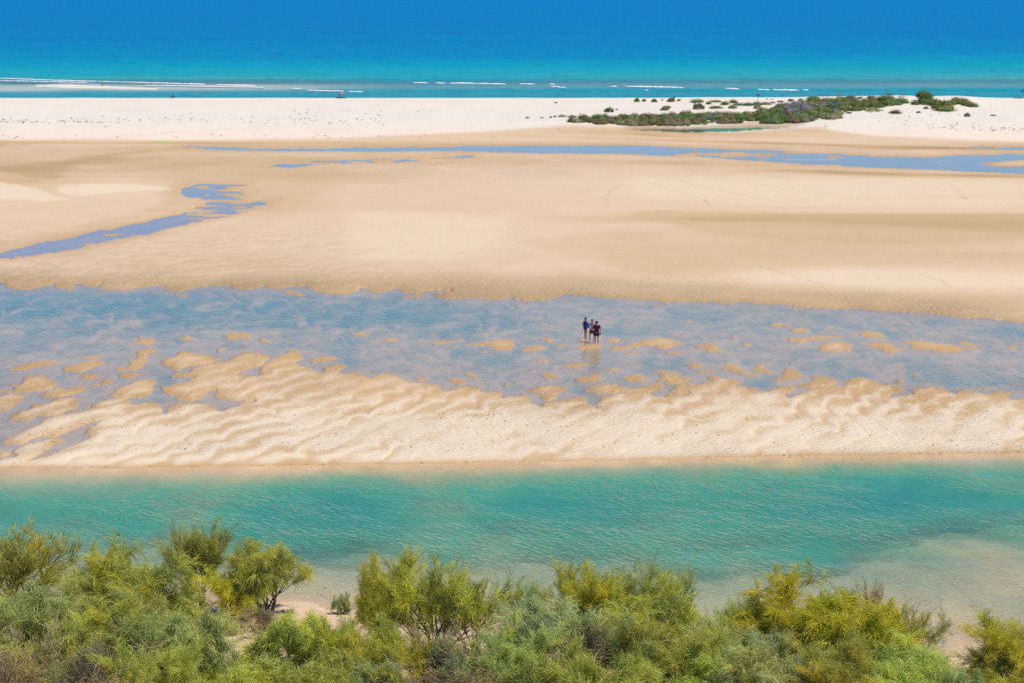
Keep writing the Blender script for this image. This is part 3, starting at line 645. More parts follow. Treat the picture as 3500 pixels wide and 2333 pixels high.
def strands(rs, tips, per, length, droop, width, seed, up=.30, spread=.42):
    P = np.array([tuple(t[0]) for t in tips]); D = np.array([tuple(t[1]) for t in tips])
    n = len(P); idx = np.repeat(np.arange(n), per); N = len(idx)
    clump = rs.rand(n)[idx]
    patch = vnoise(P[idx, 0] * 1.3 + seed, P[idx, 2] * 1.3 + P[idx, 1] * .7, seed)
    p0 = P[idx] + rs.normal(0, .035, (N, 3)) - D[idx] * rs.rand(N, 1) * .25
    d = D[idx] * .7 + rs.normal(0, .38, (n, 3))[idx] + rs.normal(0, spread * .5, (N, 3)); d[:, 2] += up; d /= np.linalg.norm(d, axis=1)[:, None]
    Lh = length * rs.uniform(.5, 1.25, (N, 1)); dr = droop * rs.uniform(.5, 1.4, (N, 1))
    wind = np.array([.12, .04, 0])
    sidev = np.cross(d, rs.normal(0, 1, (N, 3))); sidev /= np.linalg.norm(sidev, axis=1)[:, None] + 1e-9
    ts = [0, .4, .75, 1.0]; ws = [.55, 1.0, .75, 0]
    vs = []
    for t, wd in zip(ts, ws):
        c = p0 + d * Lh * t + np.array([0, 0, -1.0]) * Lh * dr * t * t + wind * Lh * t * t
        if wd > 0: vs += [c - sidev * width * .5 * wd, c + sidev * width * .5 * wd]
        else: vs += [c]
    V = np.stack(vs, 1).reshape(-1, 3)
    b = np.arange(N) * 7
    q = np.concatenate([np.stack([b, b + 1, b + 3, b + 2], 1), np.stack([b + 2, b + 3, b + 5, b + 4], 1)])
    tr = np.stack([b + 4, b + 5, b + 6], 1)
    V[:, 2] = np.maximum(V[:, 2], .02)
    tint = np.clip(.62 * patch + .22 * clump + .28 * rs.rand(N) - .05, 0, 1)
    me = mesh_np('foliage', V, q, tr, smooth=False); set_f(me, np.repeat(tint, 7), 'tint')
    return me
def foliage_mat(name, c0, c1, c2, tr=.35):
    m, t, N = newmat(name)
    at = N('ShaderNodeAttribute', attribute_name='tint'); rp = N('ShaderNodeValToRGB'); e = rp.color_ramp.elements
    e[0].position = .18; e[0].color = tuple(c * .48 for c in c0) + (1,); e[1].position = .55; e[1].color = c1 + (1,); q = e.new(.80); q.color = c2 + (1,)
    oi = N('ShaderNodeObjectInfo'); hv = N('ShaderNodeHueSaturation')
    L(t, at.outputs['Fac'], rp.inputs[0]); L(t, rp.outputs[0], hv.inputs['Color'])
    L(t, math_(t, 'ADD', math_(t, 'MULTIPLY', oi.outputs['Random'], .40), 1.00), hv.inputs['Value'])
    L(t, math_(t, 'ADD', math_(t, 'MULTIPLY', oi.outputs['Random'], .03), .493), hv.inputs['Hue'])
    d = N('ShaderNodeBsdfDiffuse'); x = N('ShaderNodeBsdfTranslucent'); mx = N('ShaderNodeMixShader'); mx.inputs[0].default_value = tr
    L(t, hv.outputs[0], d.inputs[0]); L(t, hv.outputs[0], x.inputs[0]); L(t, d.outputs[0], mx.inputs[1]); L(t, x.outputs[0], mx.inputs[2])
    o = N('ShaderNodeOutputMaterial'); L(t, mx.outputs[0], o.inputs[0]); return m
FM = {
 'gold': foliage_mat('gold_broom', (.27, .28, .06), (.52, .50, .09), (.66, .52, .055)),
 'olive': foliage_mat('olive_broom', (.25, .30, .075), (.47, .50, .12), (.60, .52, .08)),
 'lime': foliage_mat('lime_broom', (.28, .35, .08), (.52, .57, .14), (.60, .58, .12)),
 'bright': foliage_mat('bright_broom', (.30, .33, .035), (.56, .56, .05), (.68, .58, .06)),
 'sage': foliage_mat('sage_broom', (.24, .31, .10), (.46, .53, .19), (.60, .54, .12)),
 'blue': foliage_mat('blue_sage_broom', (.25, .33, .17), (.47, .53, .25), (.56, .52, .16)),
 'brown': foliage_mat('brown_twigs', (.26, .21, .13), (.42, .34, .20), (.52, .40, .14)),
}
BARK = simple('bark_dark', (.10, .075, .055), .9, .1, .35, 30); BARKG = simple('bark_grey', (.30, .24, .18), .9, .1, .3, 30)
protos = []
def make_proto(seed, H, stems, spread, levels, kids, per, ln, droop, width, bark, up=.45):
    r = random.Random(seed); rs = np.random.RandomState(seed)
    T, tips = grow(r, H, stems, spread, levels, (0, 0), kids)
    bm = T.mesh('branches'); bm.materials.append(bark)
    fm = strands(rs, tips, per, ln, droop, width, seed, up); fm.materials.append(FM['olive'])
    zs = np.array([t[0].z for t in tips]); xs = np.array([t[0].x for t in tips])
    top = float(np.percentile(zs, 98)) + .15; half = float(np.percentile(np.abs(xs), 95)) + .15
    protos.append((bm, fm, top, half)); return len(protos) - 1
#            seed H  stems spread lev kids     per  len droop width
FULL = [make_proto(3, 3.0, 8, .75, 3, (4, 3, 3), 15, .46, .6, .0115, BARK),
        make_proto(7, 3.0, 7, .80, 3, (4, 3, 3), 15, .50, .85, .0115, BARK),
        make_proto(9, 3.0, 9, .65, 3, (4, 3, 3), 14, .42, .45, .011, BARK)]
AIRY = [make_proto(21, 3.0, 6, .55, 3, (4, 4, 3), 6, .38, .4, .011, BARK, .7),
        make_proto(25, 3.0, 6, .70, 3, (4, 4, 3), 6, .38, .45, .011, BARK, .7)]
TREE = [make_proto(33, 3.4, 4, .42, 3, (5, 4, 4), 9, .42, .7, .0115, BARK)]
DEAD = [make_proto(41, 2.0, 9, 1.0, 3, (4, 4, 3), 1, .30, .2, .012, BARKG, .3),
        make_proto(44, 2.0, 8, .9, 3, (4, 4, 3), 2, .30, .3, .013, BARKG, .3)]
LOW = [make_proto(51, 1.6, 11, 1.1, 3, (3, 3, 3), 11, .38, .5, .0115, BARKG, .55),
       make_proto(57, 1.8, 10, .9, 3, (3, 3, 3), 12, .44, .6, .0115, BARKG, .5)]
used = set(); GR = 'broom bushes on the sand bank above the lagoon'
def bush(kind, cx, top, base, wid, mat, label, yaw=None, n=0, cat='bush', depth=1.0):
    """cx, top, base, wid are read off the 2352 px wide photo; the bush stands on the bank where its foot is seen"""
    s = 3500 / 2352
    x, y, z = on_ground(cx * s, base * s, 0.5)
    dist = math.sqrt(x * x + y * y + (CAMZ - z) ** 2)
    h = (base - top) * s / F * dist / math.cos(R(13)); half = wid * .5 * s / F * dist
    i = kind[n % len(kind)]; bm, fm, t, hf = protos[i]
    root = bpy.data.objects.new('broom_bush', None); COL.objects.link(root)
    root.location = (x, y, z - .03); root.rotation_euler = (0, 0, rnd.uniform(0, 6.28) if yaw is None else yaw)
    root.scale = (half / hf, half / hf * depth, h / t)
    root['label'] = label; root['category'] = cat; root['group'] = GR
    b = bpy.data.objects.new('branches', bm); f = bpy.data.objects.new('foliage', fm)
    for o in (b, f): COL.objects.link(o); o.parent = root
    f.material_slots[0].link = 'OBJECT'; f.material_slots[0].material = FM[mat]
    return root
B = bush
B(AIRY, 20, 1222, 1420, 300, 'gold', 'orange-tinged broom bush at the left edge, rising against the lagoon', 1)
B(FULL, 255, 1290, 1470, 230, 'sage', 'feathery grey-green bush just right of the orange one, tips over the water', n=1)
B(FULL, 335, 1275, 1500, 250, 'olive', 'yellow-green weeping bush left of the tall dark-trunked one')
B(TREE, 465, 1205, 1400, 150, 'olive', 'tallest bush, with a bent dark trunk, standing out over the turquoise water', n=0)
B(FULL, 615, 1250, 1405, 185, 'olive', 'rounded olive-yellow bush right of the dark-trunked one, at the water edge', n=1)
B(FULL, 545, 1300, 1415, 150, 'gold', 'darker twiggy bush squeezed between the tall bush and the rounded one', n=2)
B(FULL, 880, 1278, 1500, 170, 'gold', 'golden yellow bush with the tallest crown in the middle of the bank', n=2)
B(AIRY, 1010, 1285, 1520, 240, 'gold', 'open golden bush with bare dark branches showing against the water')
B(AIRY, 1080, 1320, 1500, 150, 'olive', 'thin-crowned bush right of the bare dark branches', n=1)
B(AIRY, 1195, 1328, 1470, 110, 'sage', 'slender pale bush alone in the gap between two larger crowns', n=1)
B(FULL, 1330, 1298, 1490, 170, 'gold', 'mustard and green bush on the left side of the long central crown', n=2)
B(AIRY, 1450, 1300, 1480, 180, 'olive', 'olive bush with upright twigs in the long central crown')
B(AIRY, 1545, 1308, 1475, 140, 'olive', 'bush with dark upright twigs ending the long central crown', n=1)
B(FULL, 1470, 1350, 1510, 260, 'olive', 'dense green bush below the upright twigs of the central crown', n=0)
B(AIRY, 1650, 1400, 1510, 130, 'sage', 'low bush with black forked trunk beside the sandy gap', n=1)
B(AIRY, 1715, 1375, 1500, 130, 'olive', 'low yellowish bush with forked dark branches left of the bright crown')
B(FULL, 1860, 1345, 1540, 270, 'bright', 'large bright yellow-green bush, the brightest crown on the right', n=0)
B(FULL, 1960, 1385, 1580, 270, 'bright', 'spreading yellow-green bush right of and below the brightest crown', n=1)
B(DEAD, 1990, 1322, 1460, 100, 'brown', 'leafless dark twigs sticking up above the bright bush', n=0, cat='dead bush')
B(AIRY, 2090, 1395, 1540, 150, 'olive', 'dark twiggy bush leaning right beside the shallow sandy water', n=1)
B(FULL, 2350, 1415, 1590, 230, 'gold', 'orange and green bush cut by the right edge of the photo', n=2)
B(FULL, 2290, 1490, 1600, 140, 'olive', 'low olive branches spreading left from the bush at the right edge', n=1)
B(LOW, 785, 1362, 1408, 44, 'blue', 'small lone green shrub on the sand at the water edge')
B(FULL, 90, 1345, 1540, 250, 'sage', 'pale silvery bush below the orange one at the left edge', n=1)
B(FULL, 200, 1400, 1580, 260, 'olive', 'mixed olive bush under the silvery one, left part of the bank', n=0)
B(FULL, 330, 1380, 1560, 270, 'sage', 'broad grey-green bush with dark stems showing at its foot', n=2)
B(FULL, 450, 1400, 1600, 230, 'sage', 'weeping sage bush beside the bare sand patch', n=1)
B(DEAD, 590, 1398, 1450, 130, 'brown', 'low brown leafless scrub on the sand below the rounded olive bush', n=1, cat='dead bush')
B(LOW, 670, 1418, 1530, 170, 'olive', 'green bush standing in bare sand right of the sandy patch', n=1)
B(LOW, 780, 1425, 1560, 140, 'gold', 'orange-green bush right of the one standing in bare sand')
B(DEAD, 60, 1440, 1640, 300, 'brown', 'tangle of grey bare twigs in the lower left corner', n=0, cat='dead bush')
B(DEAD, 250, 1480, 1660, 260, 'brown', 'grey leafless tangle right of the corner tangle', n=1, cat='dead bush')
B(LOW, 170, 1500, 1640, 200, 'sage', 'low sage plume pushing through the grey tangle')
B(FULL, 380, 1480, 1660, 230, 'lime', 'pale green bush at the bottom edge, left of the lime one', n=2)
B(LOW, 590, 1512, 1620, 210, 'lime', 'lime-green cushion of broom at the bottom edge', n=1)
B(LOW, 730, 1510, 1630, 190, 'lime', 'second lime-green cushion, right of the first', n=0)
B(DEAD, 980, 1430, 1590, 240, 'brown', 'brown tangle of dead branches under the golden bush', n=0, cat='dead bush')
B(FULL, 870, 1420, 1600, 190, 'olive', 'dense dark olive bush under the golden crown', n=0)
B(LOW, 850, 1500, 1620, 150, 'blue', 'blue-green tuft at the bottom edge below the dark olive bush')
B(LOW, 1050, 1465, 1600, 150, 'blue', 'pale blue-green tuft right of the dead branches', n=1)
B(FULL, 1240, 1385, 1570, 230, 'blue', 'blue-grey feathery bush in the middle of the bank', n=1)
B(FULL, 1180, 1440, 1600, 180, 'sage', 'grey-green bush below the blue-grey feathery one', n=2)
B(FULL, 1390, 1400, 1580, 210, 'sage', 'sage bush between the blue-grey one and the green one', n=0)
B(LOW, 1300, 1500, 1650, 210, 'olive', 'low brownish-green bush at the bottom edge, middle', n=0)
B(FULL, 1530, 1440, 1600, 220, 'olive', 'green bush with yellow patches below the upright dark twigs', n=2)
B(LOW, 1450, 1510, 1640, 180, 'lime', 'fresh green tuft at the bottom edge, right of middle', n=1)
B(LOW, 1640, 1480, 1620, 200, 'lime', 'bright green tuft below the forked black trunk', n=0)
B(FULL, 1750, 1440, 1600, 190, 'sage', 'silvery bush left of and below the bright yellow-green crown', n=1)
B(FULL, 1800, 1490, 1660, 220, 'blue', 'blue-silver bush at the bottom edge under the bright crown', n=0)
B(FULL, 1930, 1470, 1660, 240, 'olive', 'olive bush at the bottom edge under the bright crown', n=2)
B(FULL, 2060, 1480, 1640, 230, 'lime', 'soft green bush beside the small sandy inlet', n=1)
B(LOW, 2170, 1530, 1660, 150, 'sage', 'low green bush at the bottom edge by the sandy inlet', n=1)
B(LOW, 2320, 1545, 1650, 190, 'gold', 'dark orange-green bush in the lower right corner', n=0)
B(DEAD, 1000, 1530, 1640, 260, 'brown', 'dead branches lying at the bottom edge left of middle', n=1, cat='dead bush')
B(DEAD, 1380, 1440, 1600, 260, 'brown', 'grey twiggy scrub showing between the sage bushes', n=1, cat='dead bush')

# dry litter on the bank
def litter():
    rs = np.random.RandomState(77); T = Tubes()
    for i in range(1500):
        u = rs.uniform(-100, 3600); v = rs.uniform(2090, 2480)
        if u > 2200 and v < 2240: continue
        x, y, z = on_ground(u, v, .5)
        if y > 86.5: continue
        a = rs.uniform(0, 6.28); l = rs.uniform(.15, .6); c, s_ = math.cos(a) * l, math.sin(a) * l
        T.add([Vector((x, y, z + .01)), Vector((x + c * .5, y + s_ * .5, z + rs.uniform(.02, .10))), Vector((x + c, y + s_, z + .015))], [.008, .008, .004], 3)
    return T.mesh('twig_litter')
lt = obj('twig_litter', litter(), BARKG); lt['kind'] = 'stuff'; lt['label'] = 'dry fallen twigs on the sand under the bushes'; lt['category'] = 'litter'

# ---------------------------------------------------------------- the far dune plants
def colour_mat():
    m, t, N = newmat('dune_leaves'); at = N('ShaderNodeAttribute', attribute_name='Col'); oi = N('ShaderNodeObjectInfo')
    hv = N('ShaderNodeHueSaturation'); L(t, at.outputs['Color'], hv.inputs['Color'])
    L(t, math_(t, 'ADD', math_(t, 'MULTIPLY', oi.outputs['Random'], .5), .75), hv.inputs['Value']); L(t, math_(t, 'ADD', math_(t, 'MULTIPLY', oi.outputs['Random'], .05), .475), hv.inputs['Hue'])
    b = N('ShaderNodeBsdfDiffuse'); L(t, hv.outputs[0], b.inputs[0]); o = N('ShaderNodeOutputMaterial'); L(t, b.outputs[0], o.inputs[0]); return m
DL = colour_mat()
PAL = {'green': ((.08, .125, .04), (.17, .25, .08)), 'olive': ((.11, .125, .045), (.25, .25, .09)), 'grey': ((.15, .125, .075), (.30, .26, .17)),
       'purple': ((.18, .14, .22), (.33, .27, .40)), 'teal': ((.08, .14, .10), (.17, .27, .18)), 'straw': ((.22, .20, .10), (.42, .38, .22)), 'violet': ((.20, .10, .26), (.42, .26, .50))}
def leaf_mesh(kind, seed, n=420, size=.13, core=True, upright=0.0):
    rs = np.random.RandomState(seed); c0, c1 = np.array(PAL[kind][0]) * 1.35, np.array(PAL[kind][1]) * 1.35
    th = rs.uniform(0, 2 * np.pi, n); ph_ = np.arccos(rs.uniform(0.02, 1, n)); r_ = rs.uniform(.70, 1.05, n)
    lump = 1 + .28 * (vnoise(np.cos(th) * 1.7 + 5, np.sin(th) * 1.7 + ph_ * 1.5 + 5, seed) * 2 - 1)
    P = np.stack([np.sin(ph_) * np.cos(th), np.sin(ph_) * np.sin(th), np.cos(ph_)], 1) * (r_ * lump)[:, None]
    nrm = P + rs.normal(0, .5, P.shape) ; nrm /= np.linalg.norm(nrm, axis=1)[:, None]
    a = np.cross(nrm, rs.normal(0, 1, P.shape)); a /= np.linalg.norm(a, axis=1)[:, None]; b = np.cross(nrm, a)
    if upright > 0:
        a = a * (1 - upright) + np.array([0, 0, 1.0]) * upright * 2.2; 
    s_ = (size * rs.uniform(.5, 1.2, n))[:, None]
    V = np.stack([P - a * s_ * .6, P + b * s_ * .4, P + a * s_, P - b * s_ * .4], 1).reshape(-1, 3)
    V[:, 2] = np.maximum(V[:, 2], -.05)
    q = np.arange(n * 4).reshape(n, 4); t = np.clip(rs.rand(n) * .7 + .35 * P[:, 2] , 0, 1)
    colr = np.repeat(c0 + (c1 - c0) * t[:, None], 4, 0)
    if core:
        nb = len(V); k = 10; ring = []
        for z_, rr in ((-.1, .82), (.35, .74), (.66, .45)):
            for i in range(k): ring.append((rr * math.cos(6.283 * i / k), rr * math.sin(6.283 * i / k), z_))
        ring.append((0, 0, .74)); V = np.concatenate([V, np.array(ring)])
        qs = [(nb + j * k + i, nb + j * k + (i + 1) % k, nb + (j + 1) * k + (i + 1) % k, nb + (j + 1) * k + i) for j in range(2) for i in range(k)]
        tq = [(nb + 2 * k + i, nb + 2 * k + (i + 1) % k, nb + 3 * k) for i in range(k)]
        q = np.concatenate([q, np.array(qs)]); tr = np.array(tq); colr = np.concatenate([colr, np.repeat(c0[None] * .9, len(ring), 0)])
    else: tr = None
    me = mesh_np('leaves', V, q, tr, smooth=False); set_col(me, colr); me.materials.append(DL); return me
LM = {k: [leaf_mesh(k, 60 + i * 7 + len(k)) for i in range(2)] for k in PAL}
LMU = {k: leaf_mesh(k, 90 + len(k), 260, .26, False, .8) for k in ('green', 'straw', 'grey', 'olive', 'teal')}
SHLAB = {'green': 'low green saltbush in the dense thicket by the dune pond', 'olive': 'low olive saltbush in the dense thicket by the dune pond', 'grey': 'low grey-brown saltbush in the dense thicket by the dune pond',
         'teal': 'low blue-green saltbush in the dense thicket by the dune pond', 'purple': 'low purplish saltbush in the dense thicket by the dune pond', 'straw': 'pale dry grass tuft among the dune shrubs', 'violet': 'violet flowering clump in the thicket'}
def shrub(U, V, wpx, hpx, kind, label=None, up=False, group=None, name='dune_shrub', cat='shrub'):
    x, y, z = on_ground(U, V, 1.0); dist = math.hypot(y, CAMZ)
    me = LMU[kind] if up else LM[kind][rnd.randint(0, 1)]
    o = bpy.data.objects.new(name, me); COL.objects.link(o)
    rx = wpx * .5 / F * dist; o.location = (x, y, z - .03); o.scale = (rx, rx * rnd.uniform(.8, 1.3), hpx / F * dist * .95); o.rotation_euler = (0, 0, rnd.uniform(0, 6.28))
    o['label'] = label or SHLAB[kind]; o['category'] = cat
    if group or not label: o['group'] = group or ('shrubs of the dune thicket' if kind != 'straw' else 'dry grass tufts of the dune')
    return o
def inpoly(p, poly):
    c = False; n = len(poly)
    for i in range(n):
        x1, y1 = poly[i]; x2, y2 = poly[i - 1]
        if (y1 > p[1]) != (y2 > p[1]) and p[0] < (x2 - x1) * (p[1] - y1) / (y2 - y1) + x1: c = not c
    return c
th1 = cM((380,352),(440,330),(560,315)) + cK((0,372),(250,355),(450,338),(600,330),(800,345),(1000,330),(1200,340),(1500,310),(1700,310),(1850,275),(2050,210),(2353,180),(2353,440),(2200,462),(2050,440),(1940,420),(1740,460),(1650,430),(1450,430),(1400,465),(1200,470),(1060,440),(900,480),(700,475),(650,505),(400,500),(0,495)) + cM((880,385),(780,375),(600,365))
th2 = cL((0,255),(200,220),(400,180),(500,155),(700,150),(900,160),(1100,150),(1200,150),(1340,180),(1100,225),(960,245),(700,270),(725,318),(520,330),(380,355),(230,365),(160,370),(0,370))
th3 = cL((1370,195),(1400,165),(1550,165),(1700,175),(1800,165),(1930,215),(1880,225),(1700,185),(1730,250),(1640,255),(1550,230),(1500,205))
ZN = [(2080, 'at its low left tail'), (2230, 'left of the pond'), (2330, 'above the pond\'s left tip'), (2430, 'above the middle of the pond'), (2520, 'above the pond\'s green end'), (2620, 'above the pond\'s dark right tip'), (2700, 'left of the purple bush'), (2780, 'around the purple bush'),
      (2880, 'below the snag with the red scrap'), (2980, 'right of the red-scrap snag'), (3120, 'below the open feathery bush'), (3220, 'at the foot of the tall round bush'), (9999, 'on the right-hand dune')]
CN = {'green': 'green', 'olive': 'olive', 'grey': 'grey-brown', 'teal': 'blue-green', 'purple': 'purplish'}
def thlab(u, v, k):
    zn = next(b for a, b in ZN if u < a); mid = np.interp(u, [2000, 2300, 2600, 2750, 2950, 3300], [412, 412, 398, 378, 355, 355])
    dp = 'front' if v > mid + 9 else ('back' if v < mid - 9 else 'middle')
    return '%s saltbush in the %s of the thicket, %s' % (CN[k], dp, zn)
cnt = 0
for poly, sx, sy, pal in ((th1, 24.5, 7.8, ['green', 'olive', 'grey', 'grey', 'teal', 'green', 'olive']), (th2, 28, 9.0, ['olive', 'green', 'grey', 'olive', 'green', 'teal', 'olive']), (th3, 24, 8.5, ['olive', 'green', 'olive'])):
    p = np.array(poly); v = p[:, 1].min(); row = 0
    while v < p[:, 1].max():
        u = p[:, 0].min() + (row % 2) * sx * .5
        while u < p[:, 0].max():
            uu = u + rnd.uniform(-.4, .4) * sx; vv = v + rnd.uniform(-.4, .4) * sy
            if inpoly((uu, vv), poly):
                k = rnd.choice(pal)
                if poly is th2 and ((uu - 2722) / 45) ** 2 + ((vv - 372) / 16) ** 2 < 1: k = 'purple'
                if poly is th1 and vv > 410: k = rnd.choice(['grey', 'grey', 'olive'])
                shrub(uu, vv + 4, rnd.uniform(1.3, 2.0) * sx, rnd.uniform(1.0, 1.5) * 14, k, thlab(uu, vv, k), group='shrubs of the dune thicket'); cnt += 1
            u += sx
        v += sy; row += 1
def cover():
    r = np.random.RandomState(12); V = []; Cc = []
    for poly in (th1, th2, th3):
        p = np.array(poly); n = int(2.2 * (np.ptp(p[:, 0]) * np.ptp(p[:, 1])) / 22)
        for _ in range(n):
            u = r.uniform(p[:, 0].min(), p[:, 0].max()); v = r.uniform(p[:, 1].min(), p[:, 1].max())
            if not inpoly((u, v), poly): continue
            x, y, z = on_ground(u, v + 3, 1.0); h = r.uniform(.15, .5); w_ = r.uniform(.12, .3); a = r.uniform(0, 3.14); dx, dy = math.cos(a) * w_, math.sin(a) * w_; k = r.uniform(-.2, .2)
            V += [(x - dx, y - dy, z - .05), (x + dx, y + dy, z - .05), (x + dx * .7 + k, y + dy + k, z + h), (x - dx * .7 + k, y - dy + k, z + h * .8)]
            c_ = np.array([.15, .19, .07]) * r.uniform(.7, 1.5) + np.array([.08, .04, .03]) * r.rand(); Cc += [c_] * 4
    me = mesh_np('dune_ground_cover', V, np.arange(len(V)).reshape(-1, 4), smooth=False); set_col(me, Cc); o = obj('dune_ground_cover', me, DL); o['kind'] = 'stuff'; o['label'] = 'low leafy ground cover between the dune shrubs'
cover()
print('thicket shrubs', cnt)
G2 = 'single shrubs dotted over the white beach'
single = [
 (cM((985,180)), 50, 15, 'green', 'upright dark green clump alone on the white sand, far left of the upper row', 1), (cM((1048,176)), 40, 10, 'green', 'small green clump just right of the first upright clump on the white sand', 1),
 (cM((1140,182)), 56, 13, 'green', 'flat dark green patch, second group of the upper row on the white sand', 1), (cM((1213,168)), 26, 6, 'grey', 'tiny grey tuft in the gap of the upper row', 1),
 (cM((1290,178)), 75, 15, 'olive', 'ragged green patch with a taller spike at its right end', 1), (cM((1318,160)), 10, 18, 'green', 'narrow taller spike on the ragged green patch', 1), (cM((1360,172)), 36, 8, 'olive', 'thin scattered sprigs right of the ragged patch', 1),
 (cM((1525,183)), 125, 18, 'green', 'long dark green shrub at the left end of the upper thicket', 0), (cM((1625,200)), 60, 16, 'green', 'green clump where the upper thicket begins', 0),
 (cM((1690,180)), 120, 12, 'grey', 'grey-brown shrub topping the upper thicket', 0), (cM((1770,204)), 80, 18, 'green', 'bright green mound in the upper thicket', 0), (cM((1850,188)), 90, 18, 'olive', 'olive mound left of the brown sign', 0),
 (cM((1900,210)), 110, 14, 'teal', 'blue-green low spread under the olive mound', 0), (cM((1980,212)), 110, 17, 'teal', 'blue-green shrub below and left of the brown sign', 0), (cM((2062,208)), 100, 20, 'green', 'green shrub at the foot of the brown sign', 0),
 (cM((2140,203)), 100, 14, 'grey', 'grey-green spread right of the brown sign', 0), (cM((2200,190)), 50, 9, 'violet', 'violet flowering mat at the right end of the upper thicket', 0), (cM((2270,183)), 62, 11, 'grey', 'lone grey-purple cushion right of the violet mat', 0),
 (cM((1540,243)), 130, 22, 'grey', 'spiky grey-brown bush on the sand below the upper thicket', 1), (cM((1690,236)), 120, 14, 'green', 'low bright green strip on the sand, below the upper thicket', 0), (cM((1840,236)), 90, 18, 'olive', 'yellow-green clump with brown foot below the upper thicket', 0),
 (cM((2060,240)), 80, 16, 'straw', 'straw-coloured grass below the green shrub of the sign', 1), (cM((1235,255)), 80, 17, 'olive', 'isolated green clump with dry grass on the open sand', 1), (cM((1270,235)), 46, 9, 'straw', 'dry grass wisp beside the isolated green clump', 1),
 (cM((735,270)), 90, 17, 'green', 'dark rounded shrub alone on the sand left of the thicket', 1), (cM((805,250)), 22, 5, 'grey', 'small brown sprig right of the dark rounded shrub', 1), (cM((262,190)), 32, 5, 'grey', 'tiny brown tuft far out on the left white sand', 1),
 (cM((215,322)), 26, 10, 'olive', 'small shrub at the head of the low green line', 0), (cM((252,315)), 28, 10, 'grey', 'grey tuft second in the low green line', 0), (cM((318,313)), 80, 12, 'straw', 'grassy hump in the low green line', 0), (cM((410,318)), 90, 13, 'olive', 'green and straw hump left of the long thicket', 0), (cM((520,314)), 80, 9, 'straw', 'straw grass behind the left end of the long thicket', 1),
 (cM((138,325)), 32, 7, 'grey', 'brown tuft left of the low green line', 0), (cM((8,325)), 40, 8, 'olive', 'small tuft at the very left of the low green line', 0), (cM((860,306)), 100, 7, 'straw', 'thin grass line behind the thicket', 1),
 (cL((105,372)), 125, 22, 'grey', 'round grey-brown mound at the pond edge, left of two', 0), (cL((295,362)), 160, 22, 'grey', 'wide grey-brown mound at the right end of the pond', 0),
 (cL((430,345)), 150, 24, 'teal', 'blue-green mound on the sand edge right of the pond', 0), (cL((640,318)), 160, 26, 'green', 'green front mound at the right corner of the thicket', 0),
 (cL((1203,282)), 110, 20, 'olive', 'lone dome-shaped shrub on the sand right of the thicket', 0), (cL((1408,278)), 46, 7, 'grey', 'small brown sprig right of the dome-shaped shrub', 1), (cL((1843,310)), 58, 14, 'grey', 'reddish-grey dry tuft on the far right sand', 1),
 (cL((1475,242)), 50, 9, 'grey', 'small grey tuft at the foot of the right dune', 1), (cL((1640,258)), 180, 24, 'olive', 'dense green shrub hanging over the right dune edge', 0), (cL((1745,165)), 100, 18, 'olive', 'dark green top shrub on the right dune', 0), (cL((1860,210)), 110, 18, 'grey', 'purple-grey shrub sloping down the right dune', 0),
 (cL((1250,205)), 14, 9, 'grey', 'tiny stalk on the dune crest', 1), (cL((1010,262)), 150, 14, 'straw', 'straw grass fringe on the dune edge', 1), (cL((270,176)), 60, 10, 'straw', 'straw tuft above the purple bush', 1), (cL((360,170)), 60, 9, 'straw', 'second straw tuft, nearer the dead branches', 1),
 (cL((470,155)), 110, 10, 'straw', 'straw and green fringe along the dune top', 1), (cL((800,150)), 110, 17, 'olive', 'olive hump on the skyline right of the red scrap', 0), (cL((885,152)), 60, 12, 'olive', 'small skyline hump between the two dune gaps', 0), (cL((985,150)), 90, 18, 'grey', 'brownish skyline shrub before the tall open one', 0),
 (cL((60,158)), 20, 6, 'green', 'left one of two dark dots on the white sand', 0), (cL((100,160)), 18, 6, 'green', 'right one of two dark dots on the white sand', 0), (cL((550,230)), 60, 16, 'purple', 'small purple-grey clump inside the right thicket', 0), (cL((700,215)), 80, 14, 'purple', 'pale purple clump right of centre in the right thicket', 0),
 (cL((2080,305)), 50, 6, 'grey', 'flat grey sprig at the far right of the sand', 1), (cL((790,283)), 60, 6, 'grey', 'flat dark sprig on the sand in front of the thicket corner', 1),
]
for it in single:
    (U, V), = it[0]; wpx, hpx, k, lab, up = it[1:]
    shrub(U, V, wpx / 2.614, hpx / 2.614 * 2.1 if up else hpx / 2.614 * 1.9, k, lab, bool(up) and k in LMU, G2)
# taller bushes on the skyline of the dune
def sky_bush(U, V, wpx, hpx, leaf, label, proto, name='dune_bush', cat='bush'):
    x, y, z = on_ground(U, V, 1.5); dist = math.hypot(y, CAMZ); bm, fm, t, hf = protos[proto]
    root = bpy.data.objects.new(name, None); COL.objects.link(root); root.location = (x, y, z - .05)
    root.scale = (wpx * .5 / F * dist / hf,) * 2 + (hpx / F * dist / t,)
    root['label'] = label; root['category'] = cat; root['group'] = 'taller bushes on the dune skyline'
    b = bpy.data.objects.new('branches', bm); COL.objects.link(b); b.parent = root
    if leaf:
        f = bpy.data.objects.new('leaves', LM[leaf][0]); COL.objects.link(f); f.parent = root
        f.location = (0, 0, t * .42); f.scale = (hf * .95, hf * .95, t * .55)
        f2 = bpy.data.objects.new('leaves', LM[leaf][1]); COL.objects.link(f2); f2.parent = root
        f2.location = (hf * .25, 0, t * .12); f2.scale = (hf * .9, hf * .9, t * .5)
    return root
(a,), (b,), (c,), (d,), (e,) = cL((1452,172)), cL((1135,190)), cL((1265,150)), cL((690,150)), cL((540,128))
sky_bush(a[0], a[1], 66, 38, 'green', 'tall dense dark green bush on the skyline, right of the thicket', FULL[2])
sky_bush(b[0], b[1], 58, 48, None, 'open dark bush with feathery top on the skyline', AIRY[0])
